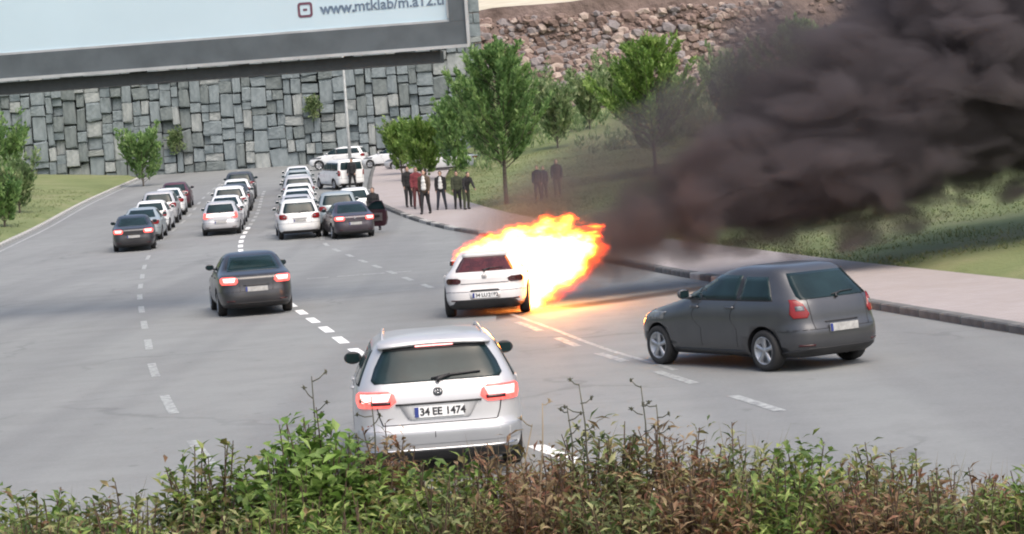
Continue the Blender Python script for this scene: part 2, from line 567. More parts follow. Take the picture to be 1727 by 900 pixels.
# short white dashes of the merging lane, the faint dashes beyond, the worn double line
for k in range(-9, 22):
    y = 40.1 + 3.07 * k
    ribbon(line1_x, y - 0.85, y + 0.85, 0.20).build('lane_dash', M['line_white'], road)
for k in range(22, 34):
    y = 40.1 + 3.07 * k
    ribbon(line1_x, y - 0.85, y + 0.85, 0.18).build('lane_dash', M['line_worn'], road)
for k in range(0, 10):
    y = 59.6 + 4.25 * k
    ribbon(line2_x, y - 1.0, y + 1.0, 0.17).build('lane_dash', M['line_worn'], road)
ribbon(lambda y: line2_x(y) + 0.12, 33.0, 47.0, 0.10, 20).build('lane_line', M['line_worn'], road)
for y0, y1 in ((42.0, 44.6), (38.2, 40.2), (34.9, 36.6), (31.0, 33.0), (27.2, 29.2)):
    ribbon(lambda y: line2_x(y) - 0.16, y0, y1, 0.16).build('lane_dash', M['line_worn'], road)
for k in range(-2, 30):
    y = 27.0 + 6.2 * k
    if y > 20: ribbon(lambda yy: line1_x(yy) - 3.7, y - 1.4, y + 1.4, 0.15).build('lane_dash', M['line_worn'], road)
ribbon(lambda y: left_edge(y) + 0.35, 26, 180, 0.14, 60).build('edge_line', M['line_worn'], road)
for i, x in enumerate((-5.9, -5.0, -4.2, -3.4)):
    mb = MB(); y = 67.9 + 0.08 * (x + 5)
    mb.add([(x - 0.33, y - 0.12, 0.018), (x + 0.33, y - 0.1, 0.018), (x + 0.33, y + 0.16, 0.018), (x - 0.33, y + 0.14, 0.018)], [(0, 1, 2, 3)])
    mb.build('give_way_dash', M['line_worn'], road)

# kerb stones, one by one
def bevel_box(d, bev=0.02, seg=1, jitter=0.0, seed=0):
    bm = bmesh.new()
    bmesh.ops.create_cube(bm, size=1.0)
    bmesh.ops.scale(bm, vec=d, verts=bm.verts)
    bmesh.ops.bevel(bm, geom=list(bm.edges), offset=bev, segments=seg, affect='EDGES')
    rnd = random.Random(seed)
    if jitter:
        for v in bm.verts: v.co += Vector([rnd.uniform(-jitter, jitter) for _ in range(3)])
    me = bpy.data.meshes.new('stone')
    bm.to_mesh(me); bm.free()
    return me

kerb = empty('kerb', (kerb_x(60), 60, 0)); tag(kerb, kind='structure')
kme = bevel_box((0.26, 0.985, 0.34), 0.025)
kme.materials.append(M['kerb'])
y = 24.0
bpy.context.view_layer.update()
while y < 168:
    dx = (kerb_x(y + .5) - kerb_x(y - .5))
    o = link('kerb_stone', kme, M['kerb'] if random.random() < 0.85 else M['kerb_light'], kerb)
    o.location = (kerb_x(y) + 0.15 - kerb.location.x, y - 60, zg(y) - 0.025 + random.uniform(-.006, .006))
    o.rotation_euler = (0, 0, math.atan2(1, dx) - math.pi / 2 + random.uniform(-.008, .008))
    y += 1.0 / math.sqrt(1 + dx * dx)
kerb_l = empty('kerb', (left_edge(60), 60, 0)); tag(kerb_l, kind='structure')
y = 26.0
while y < 180:
    dx = (left_edge(y + .5) - left_edge(y - .5))
    o = link('kerb_stone', kme, M['kerb_light'], kerb_l)
    o.location = (left_edge(y) - 0.2 - kerb_l.location.x, y - 60, zg(y) - 0.025)
    o.rotation_euler = (0, 0, math.atan2(1, dx) - math.pi / 2)
    y += 1.0 / math.sqrt(1 + dx * dx)

# ------------------------------------------------------------------ stone retaining wall (blue-grey blocks)
WALL_Y = 186.0
wall = empty('stone_retaining_wall', (-20, WALL_Y, zg(WALL_Y)))
tag(wall, 'tall blue-grey retaining wall of large cut stone blocks behind the queue of cars', 'wall')
mb = MB()
mb.box((-17.2, 2.7, 8.4), (69.4, 3.6, 17.6)); mb.build('wall_core', M['joint'], wall)
bases = [bevel_box((1, 1, 1), 0.07, 1, 0.06, s) for s in range(9)]
for b in bases: b.materials.append(M['block'])
rnd = random.Random(11)
cells = []
x = -52.0
while x < 17.6:
    w = rnd.choice([rnd.uniform(0.55, 0.9), rnd.uniform(0.8, 1.3), rnd.uniform(1.1, 1.8)])
    z = rnd.uniform(-.8, 0)
    while z < 17.0:
        h = rnd.uniform(0.5, 1.1) if rnd.random() < .6 else rnd.uniform(1.1, 2.1)
        if w > 1.3 and rnd.random() < .5:
            k = rnd.uniform(.35, .65)
            cells.append((x, z, w * k, h)); cells.append((x + w * k, z, w * (1 - k), h))
        else:
            cells.append((x, z, w, h))
        z += h
    x += w
def vis(c):
    X, Z = c[0] + c[2] / 2, c[1]
    return -23.5 < X < 18.5 and Z < 9.2
shown = [c for c in cells if vis(c)]
shown.sort(key=lambda c: -c[2] * c[3])
shown = shown[:300]
ids = set(map(id, shown))
rest = MB()
for c in cells:
    x, z, w, h = c
    rec = rnd.uniform(-.14, .14) if rnd.random() < 0.90 else 0.38
    m = rnd.random()
    mat = M['block_dark'] if m < 0.26 else (M['block_pale'] if m > 0.76 else M['block'])
    d = 1.0
    loc = (x + w / 2, rec + rnd.uniform(-.05, .05), z + h / 2)
    sc = (w - rnd.uniform(.02, .10), d, h - rnd.uniform(.02, .10))
    rot = (rnd.uniform(-.04, .04), rnd.uniform(-.045, .045), rnd.uniform(-.08, .08))
    if id(c) in ids:
        link('stone_block', rnd.choice(bases), mat, wall, loc, rot, sc)
    else:
        rest.box(loc, sc, Matrix.Rotation(rot[2], 3, 'Z'))
o = rest.build('stone_blocks', M['block'], wall); o['kind'] = 'stuff'

# ------------------------------------------------------------------ brown rubble slope on the other side
ROCK_Y = 199.0
slope = empty('rubble_slope', (12, ROCK_Y, zg(ROCK_Y)))
tag(slope, 'steep brown rubble-stone slope above the trees, at the top edge', 'slope')
def rock_pt(x, t):
    """t: height up the face; the face leans back and is broken by ledges"""
    n1 = mnoise.fractal(Vector((x * .13, t * .16, 1.7)), 1, 2.1, 5)
    n2 = mnoise.noise(Vector((x * .6, t * .6, 8.1)))
    return Vector((x, t * 0.42 + n1 * 1.3 + n2 * .35, t))
mb = MB(); nxr, nzr = 96, 22; vs = []; fs = []
TOP = 11.6
for j in range(nzr):
    for i in range(nxr):
        vs.append(rock_pt(-17.5 + 85 * i / (nxr - 1), (TOP + .4 * math.sin(i * .31) + .10 * min(i, 30)) * j / (nzr - 1)))
for j in range(nzr - 1):
    for i in range(nxr - 1):
        k = j * nxr + i; fs.append((k, k + 1, k + 1 + nxr, k + nxr))
# terrace behind the crest
base_k = len(vs)
for i in range(nxr):
    v = vs[(nzr - 1) * nxr + i]; vs.append((v[0], v[1] + 40, v[2] + 4.5))
mb.add(vs, fs); mb.build('rock_face', M['rock'], slope, smooth=True)
mb = MB()
mb.add([vs[(nzr - 1) * nxr + i] for i in range(nxr)] + [vs[base_k + i] for i in range(nxr)],
       [(i, i + 1, i + 1 + nxr, i + nxr) for i in range(nxr - 1)])
mb.build('terrace', M['sand'], slope, smooth=True)
def stone_mesh(seed):
    bm = bmesh.new()
    bmesh.ops.create_icosphere(bm, subdivisions=1, radius=0.5)
    r2 = random.Random(seed)
    for v in bm.verts:
        v.co *= r2.uniform(0.75, 1.2)
        for a in range(3): v.co[a] = max(-.42, min(.42, v.co[a]))
    me = bpy.data.meshes.new('stone'); bm.to_mesh(me); bm.free()
    return me
stones = [stone_mesh(s) for s in range(8)]
for s in stones: s.materials.append(M['rubble'])
rest = MB()
cnt = 0
rnd = random.Random(5)
for k in range(3400):
    big = k < 300
    x = rnd.uniform(-16, 8) if big else (rnd.uniform(-17, 12) if k < 2500 else rnd.uniform(10, 66))
    t = rnd.uniform(2.0 if big else 0, TOP - 0.2)
    p = rock_pt(x, t)
    w = rnd.uniform(0.6, 1.4) if big else rnd.uniform(0.4, 1.1)
    sc = (w * rnd.uniform(.8, 1.4), w * 0.8, w * rnd.uniform(.6, 1.1))
    rot = (rnd.uniform(-.5, .1), rnd.uniform(-.4, .4), rnd.uniform(-.5, .5))
    m = rnd.random()
    mat = M['rubble_pale'] if m > .84 else (M['rubble_grey'] if m < .25 else M['rubble'])
    if big:
        link('stone', rnd.choice(stones), mat, slope, p + Vector((0, -.1, 0)), rot, sc)
    else:
        me = rnd.choice(stones)
        mtx = Matrix.Translation(p) @ Matrix.Rotation(rot[2], 4, 'Z') @ Matrix.Diagonal((*sc, 1))
        rest.add([mtx @ v.co for v in me.vertices], [tuple(q.vertices) for q in me.polygons], 0 if m < .55 else (1 if m < .8 else 2))
o = rest.build('small_stones', [M['rubble'], M['rubble_grey'], M['rubble_pale']], slope); o['kind'] = 'stuff'

# ------------------------------------------------------------------ billboard carried over the road
M['frame_grey'] = plain('billboard_frame_grey', (0.085, 0.102, 0.115), 0.5, 0.2, 0.25, 1.5)
M['frame_edge'] = plain('billboard_bright_edge', (0.55, 0.56, 0.57), 0.35, 0.6, 0.2, 2.0)
M['frame_dark'] = plain('billboard_underside', (0.035, 0.042, 0.045), 0.6)
M['poster'] = plain('poster_pale_blue', (0.43, 0.55, 0.62), 0.5, 0.0, 0.06, 0.3)
M['poster_ink'] = plain('poster_ink', (0.13, 0.19, 0.27), 0.6, 0.0, 0.4, 9.0)
M['poster_maroon'] = plain('poster_maroon', (0.13, 0.055, 0.085), 0.6)
M['steel'] = plain('galvanised_steel', (0.30, 0.32, 0.33), 0.45, 0.6, 0.3, 2.0)
BB = empty('billboard', (-17.85, 56.5, 0), R(-5))
tag(BB, 'large billboard with pale blue poster and grey frame hanging over the road', 'billboard')
BW, BH = 17.25, 5.6          # panel from the post side (x = 0) to x = BW
ZB = 6.02
mb = MB(); mb.box((BW / 2, 0.02, ZB + BH / 2 + 0.35), (BW - 0.9, 0.10, BH - 0.5)); mb.build('poster', M['poster'], BB)
post = bpy.data.objects[-1] if False else None
mb = MB()
mb.box((BW / 2, 0.05, ZB + 0.36), (BW, 0.5, 0.60)); mb.build('bottom_frame', M['frame_grey'], BB)
mb = MB(); mb.box((BW / 2, 0.05, ZB + BH + 0.3), (BW, 0.5, 0.5)); mb.build('top_frame', M['frame_grey'], BB)
for x in (0.2, BW - 0.215):
    mb = MB(); mb.box((x, 0.048, ZB + BH / 2 + 0.355), (0.43, 0.49, BH - 0.62)); mb.build('side_frame', M['frame_grey'], BB)
mb = MB(); mb.box((BW / 2, -0.24, ZB + 0.045), (BW + 0.08, 0.10, 0.075)); mb.build('bottom_edge_strip', M['frame_edge'], BB)
mb = MB(); mb.box((BW + 0.02, -0.235, ZB + BH / 2 + 0.1), (0.075, 0.10, BH + 0.1)); mb.build('side_edge_strip', M['frame_edge'], BB)
mb = MB(); mb.box((BW / 2, -0.05, ZB + 0.69), (BW - 0.86, 0.06, 0.06)); mb.build('poster_trim', M['frame_edge'], BB)
mb = MB(); mb.box((BW - 0.46, -0.05, ZB + BH / 2 + 0.45), (0.06, 0.06, BH - 0.6)); mb.build('poster_trim', M['frame_edge'], BB)
mb = MB(); mb.box((BW / 2 - 0.3, 0.35, ZB - 0.15), (BW - 0.85, 0.75, 0.28)); mb.build('catwalk_beam', M['frame_dark'], BB)
for x in lin(0.5, BW - 1.6, 7):
    mb = MB(); mb.box((x, 0.62, ZB + BH / 2), (0.16, 0.3, BH - 0.3)); mb.build('rear_stiffener', M['steel'], BB)
mb = MB(); mb.tube([(-0.4, 0.75, -0.2), (-0.4, 0.75, ZB + BH - 0.6)], 0.42, 20); mb.build('post', M['steel'], BB, smooth=True)
for zz in (ZB + 1.0, ZB + BH - 1.2):
    mb = MB(); mb.box((BW / 2 - 0.8, 0.92, zz), (BW - 1.0, 0.3, 0.34)); mb.build('carrier_beam', M['steel'], BB)
tw = text_mesh('www.', 0.36, 0.004, 'LEFT', 0.012)
tw.materials.append(M['poster_ink'])
link('lettering', tw, None, BB, (BW - 3.60, -0.04, ZB + 1.20), (R(90), 0, 0))
tw = text_mesh('mtklab/m.a12.ti', 0.36, 0.004, 'LEFT', 0.006)
tw.materials.append(M['poster_ink'])
link('lettering', tw, None, BB, (BW - 2.76, -0.04, ZB + 1.21), (R(90), 0, 0))
# the rounded maroon badge before the address: a ring and its small mark
mb = MB()
def rrect(w, r, n=5):
    pts = []
    for cx, cy, a0 in ((w - r, w - r, 0), (-(w - r), w - r, 90), (-(w - r), -(w - r), 180), (w - r, -(w - r), 270)):
        for k in range(n + 1):
            a = R(a0 + 90 * k / n); pts.append((cx + r * math.cos(a), cy + r * math.sin(a)))
    return pts
a, b = rrect(0.185, 0.075), rrect(0.125, 0.04)
n = len(a)
mb.add([(p[0], -.04, p[1]) for p in a] + [(p[0], -.04, p[1]) for p in b], [(i, (i + 1) % n, n + (i + 1) % n, n + i) for i in range(n)])
mb.add([(-.05, -.04, -.025), (.05, -.04, -.025), (.05, -.04, .03), (-.05, -.04, .03)], [(0, 1, 2, 3)])
mb.build('badge', M['poster_maroon'], BB, loc=(BW - 3.98, 0, ZB + 1.22))

# ------------------------------------------------------------------ street lamp
lp = empty('street_lamp', (-11.1, 161.5, zg(161.5)))
tag(lp, 'thin pale street lamp post in front of the stone wall', 'street lamp')
mb = MB(); mb.tube([(0, 0, -.1), (0, 0, 4.5), (0, 0, 10.2), (-.35, -.25, 10.9), (-1.4, -.9, 11.2)], [.13, .11, .075, .06, .05], 10)
mb.build('post', plain('pale_lamp_post', (0.58, 0.60, 0.60), 0.45, 0.3), lp, smooth=True)
mb = MB(); mb.tube([(0, 0, -.1), (0, 0, .5)], [.2, .18], 12); mb.build('base', M['steel'], lp, smooth=True)
mb = MB(); mb.box((-1.7, -1.08, 11.2), (.7, .3, .12), Matrix.Rotation(R(33), 3, 'Z')); mb.build('lamp_head', M['steel'], lp)

# ------------------------------------------------------------------ cars
class Shell:
    """a car skin: plan outlines (superellipses) stacked in height; S(phi, z), phi = 0 at the middle of the tail, pi/2 on the right side"""
    def __init__(s, tab, nr=6.0, nf=4.5, nroof=4.0):
        z = [t[0] for t in tab]
        s.z0, s.z1 = z[0], z[-1]
        s.yr, s.yf, s.w = pchip(z, [t[1] for t in tab]), pchip(z, [t[2] for t in tab]), pchip(z, [t[3] for t in tab])
        s.nr, s.nf = nr, nf
        s.zt = z
    def S(s, p, z):
        w = s.w(z); a, b = s.yr(z), s.yf(z); yc, hl = (a + b) / 2, (b - a) / 2
        sn, cs = math.sin(p), math.cos(p)
        n = s.nr if cs > 0 else s.nf
        rho = (abs(sn) ** n + abs(cs) ** n) ** (-1 / n)
        return Vector((w * rho * sn, yc - hl * rho * cs, z))
    def rear(s, x, z):
        q = max(-.9995, min(.9995, x / s.w(z)))
        return math.atan2(q, (1 - abs(q) ** s.nr) ** (1 / s.nr))
    def side(s, y, z, sg=1):
        a, b = s.yr(z), s.yf(z); yc, hl = (a + b) / 2, (b - a) / 2
        q = max(-.9995, min(.9995, (y - yc) / hl))
        n = s.nr if q < 0 else s.nf
        c = (1 - abs(q) ** n) ** (1 / n)
        return sg * math.atan2(c, -q)
    def N(s, p, z):
        e = 1e-3
        d1 = s.S(p + e, z) - s.S(p - e, z)
        d2 = s.S(p, min(s.z1, z + e)) - s.S(p, max(s.z0, z - e))
        return d1.cross(d2).normalized()
    def body(s, wells, nphi=72):
        zs = []
        for a, b in zip(s.zt[:-1], s.zt[1:]):
            k = max(1, int((b - a) / 0.035))
            zs += [a + (b - a) * i / k for i in range(k)]
        zs.append(s.zt[-1])
        mb = MB(); vs = []; fs = []
        for z in zs:
            for k in range(nphi): vs.append(s.S(2 * math.pi * k / nphi, z))
        for j in range(len(zs) - 1):
            for k in range(nphi):
                a, b = j * nphi + k, j * nphi + (k + 1) % nphi
                fs.append((a, b, b + nphi, a + nphi))
        fs.append(tuple(range(nphi - 1, -1, -1)))
        fs.append(tuple(range(len(vs) - nphi, len(vs))))
        mb.add(vs, fs)
        o = mb.build('temporary', [M['paint_slot'], M['black']], smooth=True)
        fix_normals(o.data)
        cut = MB()
        for (y, zc, r) in wells:
            for sg in (-1, 1):
                k = 28
                vs = [(sg * xx, y + r * math.cos(2 * math.pi * i / k), zc + r * math.sin(2 * math.pi * i / k)) for xx in (.55, 1.2) for i in range(k)]
                fs = [(i, (i + 1) % k, k + (i + 1) % k, k + i) for i in range(k)] + [tuple(range(k - 1, -1, -1)), tuple(range(k, 2 * k))]
                cut.add(vs, fs, 1)
        c = cut.build('temporary', [M['paint_slot'], M['black']])
        fix_normals(c.data)
        md = o.modifiers.new('b', 'BOOLEAN'); md.operation = 'DIFFERENCE'; md.object = c; md.solver = 'EXACT'
        me = baked(o)
        bpy.data.objects.remove(c)
        return me
    def patch(s, rows, off=0.006, thick=0.02, nu=10, nv=4):
        """rows: (z, phi_left, phi_right) from low to high; a plate laid on the skin with turned-in edges"""
        g = []
        for a, b in zip(rows[:-1], rows[1:]):
            for i in range(nv): g.append([a[k] + (b[k] - a[k]) * i / nv for k in range(3)])
        g.append(list(rows[-1]))
        vs, inn, fs = [], [], []
        m = nu + 1
        for (z, p0, p1) in g:
            for i in range(m):
                p = p0 + (p1 - p0) * i / nu
                q, nn = s.S(p, z), s.N(p, z)
                vs.append(q + nn * off); inn.append(q + nn * (off - thick))
        for j in range(len(g) - 1):
            for i in range(nu):
                k = j * m + i; fs.append((k, k + 1, k + 1 + m, k + m))
        nb = len(vs)
        ring = list(range(m)) + [j * m + nu for j in range(1, len(g))] + [(len(g) - 1) * m + i for i in range(nu - 1, -1, -1)] + [j * m for j in range(len(g) - 2, 0, -1)]
        for a, b in zip(ring, ring[1:] + ring[:1]): fs.append((b, a, a + nb, b + nb))
        mb = MB(); mb.add(vs + inn, fs)
        return mb
    def rp(s, poly, **kw):      # patch on the tail from rows (z, x0, x1)
        return s.patch([(z, s.rear(a, z), s.rear(b, z)) for z, a, b in poly], **kw)
    def sp(s, poly, sg, **kw):  # patch on a flank from rows (z, y_rear, y_front)
        r = [(z, s.side(a, z, sg), s.side(b, z, sg)) for z, a, b in poly]
        return s.patch([(z, min(a, b), max(a, b)) for z, a, b in r], **kw)

M['paint_slot'] = plain('primer', (0.3, 0.3, 0.3))

SPEC = {}
SPEC['wagon'] = dict(
    tab=[(.20, -2.20, 2.12, .80), (.28, -2.33, 2.30, .865), (.42, -2.39, 2.385, .900), (.52, -2.395, 2.385, .910), (.60, -2.345, 2.37, .912), (.74, -2.325, 2.28, .908),
         (.84, -2.315, 2.02, .900), (.94, -2.29, 1.40, .885), (1.00, -2.26, 1.02, .865), (1.06, -2.23, .86, .835), (1.20, -2.13, .52, .765), (1.33, -2.03, .22, .695),
         (1.41, -1.98, -.02, .640), (1.455, -1.93, -.25, .58), (1.485, -1.72, -.55, .47), (1.50, -1.3, -.85, .18)],
    nr=7.0, wheel=.325, wy=(-1.33, 1.38),
    rear_glass=[(1.045, -.66, .66), (1.08, -.69, .69), (1.20, -.645, .645), (1.345, -.56, .56), (1.375, -.53, .53)],
    side_glass=[[(1.03, -1.95, -1.15), (1.36, -1.75, -1.15)], [(1.03, -1.08, -.18), (1.37, -1.08, -.18)], [(1.03, -.10, .80), (1.36, -.10, .12)]],
    lamp=[[(.80, .52, .93), (.86, .44, .93), (.93, .46, .93), (.965, .52, .90)]], lampside=-1.98,
    plate_z=.735, plate_tilt=-6, handle=True)
SPEC['coupe'] = dict(
    tab=[(.18, -1.98, 1.9, .78), (.26, -2.08, 2.05, .86), (.40, -2.13, 2.12, .898), (.52, -2.125, 2.12, .905), (.64, -2.08, 2.05, .905), (.76, -2.06, 1.85, .90),
         (.84, -2.05, 1.45, .885), (.90, -2.00, 1.1, .845), (.95, -1.95, .85, .79), (1.05, -1.80, .55, .715), (1.18, -1.58, .22, .645), (1.28, -1.38, -.02, .585), (1.335, -1.20, -.22, .53), (1.37, -.95, -.4, .42), (1.385, -.8, -.6, .15)],
    nr=5.0, wheel=.33, wy=(-1.28, 1.30),
    rear_glass=[(.955, -.60, .60), (1.0, -.60, .60), (1.12, -.53, .53), (1.24, -.45, .45)],
    side_glass=[[(.97, -1.25, -.30), (1.23, -1.05, -.30)], [(.97, -.22, .72), (1.24, -.22, .05)]],
    lamp=[[(.715, .56, .87), (.74, .50, .885), (.80, .49, .885), (.835, .56, .875)]], lampside=-1.75,
    plate_z=.47, plate_tilt=-2, handle=True)
SPEC['sedan'] = dict(
    tab=[(.20, -2.12, 2.08, .78), (.28, -2.26, 2.22, .85), (.42, -2.32, 2.32, .885), (.55, -2.31, 2.32, .89), (.70, -2.275, 2.22, .888), (.82, -2.26, 1.95, .88), (.90, -2.25, 1.5, .87),
         (.96, -2.17, 1.15, .855), (1.00, -1.95, .95, .835), (1.05, -1.66, .82, .80), (1.18, -1.42, .48, .73), (1.31, -1.17, .16, .665), (1.39, -.98, -.08, .61), (1.435, -.8, -.25, .54), (1.458, -.6, -.42, .42), (1.468, -.5, -.45, .15)],
    nr=6.0, wheel=.315, wy=(-1.28, 1.35),
    rear_glass=[(1.045, -.62, .62), (1.1, -.62, .62), (1.25, -.56, .56), (1.37, -.50, .50)],
    side_glass=[[(1.02, -1.10, -.20), (1.35, -.95, -.20)], [(1.02, -.12, .74), (1.34, -.12, .08)]],
    lamp=[[(.76, .48, .88), (.82, .42, .885), (.90, .44, .885), (.93, .52, .87)]], lampside=-1.95,
    plate_z=.64, plate_tilt=-4, handle=True)
SPEC['hatch'] = dict(
    tab=[(.20, -1.85, 1.8, .78), (.28, -1.97, 1.95, .84), (.42, -2.02, 2.02, .875), (.55, -2.015, 2.02, .88), (.70, -1.96, 1.95, .878), (.82, -1.94, 1.70, .87), (.92, -1.91, 1.28, .855),
         (1.00, -1.87, .95, .83), (1.07, -1.80, .78, .79), (1.2, -1.66, .45, .72), (1.33, -1.52, .15, .66), (1.42, -1.42, -.1, .61), (1.465, -1.34, -.28, .54), (1.49, -1.15, -.5, .42), (1.50, -.9, -.7, .15)],
    nr=5.5, wheel=.30, wy=(-1.24, 1.27),
    rear_glass=[(1.02, -.60, .60), (1.07, -.62, .62), (1.22, -.575, .575), (1.38, -.51, .51)],
    side_glass=[[(1.02, -1.42, -.72), (1.34, -1.2, -.72)], [(1.02, -.64, .12), (1.36, -.64, .12)], [(1.02, .19, .72), (1.30, .19, .30)]],
    lamp=[[(.76, .58, .86), (.82, .54, .875), (.96, .60, .86), (1.02, .66, .83)]], lampside=-1.74,
    plate_z=.60, plate_tilt=-4, handle=True)
SPEC['van'] = dict(
    tab=[(.24, -2.08, 2.0, .80), (.34, -2.2, 2.18, .87), (.5, -2.24, 2.24, .905), (.7, -2.23, 2.22, .91), (.88, -2.22, 2.10, .91), (1.0, -2.215, 1.8, .905), (1.1, -2.21, 1.35, .90),
         (1.18, -2.20, 1.12, .885), (1.4, -2.18, .85, .84), (1.62, -2.15, .55, .80), (1.72, -2.11, .35, .76), (1.78, -2.03, .2, .68), (1.81, -1.8, -.1, .5), (1.82, -1.4, -.6, .2)],
    nr=9.0, wheel=.33, wy=(-1.36, 1.42),
    rear_glass=[(1.2, -.66, .66), (1.25, -.70, .70), (1.5, -.67, .67), (1.66, -.62, .62)],
    side_glass=[[(1.18, -2.0, -1.0), (1.64, -1.95, -1.0)], [(1.18, -.92, -.05), (1.64, -.92, -.05)], [(1.18, .03, .95), (1.6, .03, .5)]],
    lamp=[[(.85, .74, .89), (.95, .72, .895), (1.12, .74, .885), (1.18, .76, .87)]], lampside=-2.05,
    plate_z=.80, plate_tilt=-3, handle=True)
SPEC['suv'] = dict(
    tab=[(.26, -2.05, 2.0, .80), (.36, -2.18, 2.18, .88), (.52, -2.23, 2.24, .915), (.68, -2.22, 2.24, .92), (.84, -2.19, 2.12, .918), (.98, -2.17, 1.75, .91), (1.06, -2.15, 1.25, .90),
         (1.12, -2.12, 1.02, .875), (1.30, -2.02, .68, .81), (1.48, -1.90, .35, .74), (1.57, -1.82, .08, .68), (1.62, -1.7, -.15, .6), (1.65, -1.4, -.4, .45), (1.66, -1.1, -.7, .15)],
    nr=6.5, wheel=.355, wy=(-1.32, 1.36),
    rear_glass=[(1.12, -.64, .64), (1.17, -.68, .68), (1.34, -.63, .63), (1.53, -.55, .55)],
    side_glass=[[(1.12, -1.85, -1.1), (1.5, -1.65, -1.1)], [(1.12, -1.02, -.12), (1.52, -1.02, -.12)], [(1.12, -.04, .85), (1.5, -.04, .30)]],
    lamp=[[(.86, .58, .90), (.92, .52, .91), (1.02, .54, .91), (1.07, .62, .89)]], lampside=-1.9,
    plate_z=.80, plate_tilt=-4, handle=True)

CACHE = {}
def cached(key, make):
    if key not in CACHE: CACHE[key] = make()
    return CACHE[key]

def wheel_meshes(r):
    t = MB(); w = .105
    t.lathe([(-w, r * .66), (-w, r * .90), (-w * .8, r * .98), (-w * .35, r), (w * .35, r), (w * .8, r * .98), (w, r * .90), (w * 1.02, r * .80), (w * .95, r * .67)], 28, 'X', closed=True)
    tm = t.mesh('tyre', True); tm.materials.append(M['rubber'])
    m = MB()
    m.lathe([(-w * .6, r * .64), (w * .93, r * .665), (w * .99, r * .68), (w * .93, r * .63), (w * .3, r * .58), (w * .25, r * .2)], 28, 'X')
    m.lathe([(w * .2, r * .18), (w * .85, r * .15), (w * .92, r * .08), (w * .92, 0.001)], 14, 'X')
    for k in range(5):
        a = 2 * math.pi * k / 5
        rot = Matrix.Rotation(a, 3, 'X')
        vs = []
        for (rr, wd) in ((r * .10, r * .10), (r * .38, r * .085), (r * .64, r * .13)):
            for xx in (w * .35, w * .86):
                for sg in (-1, 1): vs.append(rot @ Vector((xx, sg * wd, rr)))
        fs = []
        for j in range(2):
            q = j * 4
            fs += [(q + 2, q + 3, q + 7, q + 6), (q, q + 4, q + 5, q + 1), (q, q + 2, q + 6, q + 4), (q + 1, q + 5, q + 7, q + 3)]
        m.add(vs, fs)
    rm = m.mesh('rim', True); rm.materials.append(M['rim'])
    return tm, rm

def part(car, key, name, mat, mbf, smooth=True, loc=None, rot=None):
    def mk():
        me = mbf().mesh(name, smooth); fix_normals(me); me.materials.append(mat); return me
    return link(name, cached(key, mk), mat, car, loc, rot)

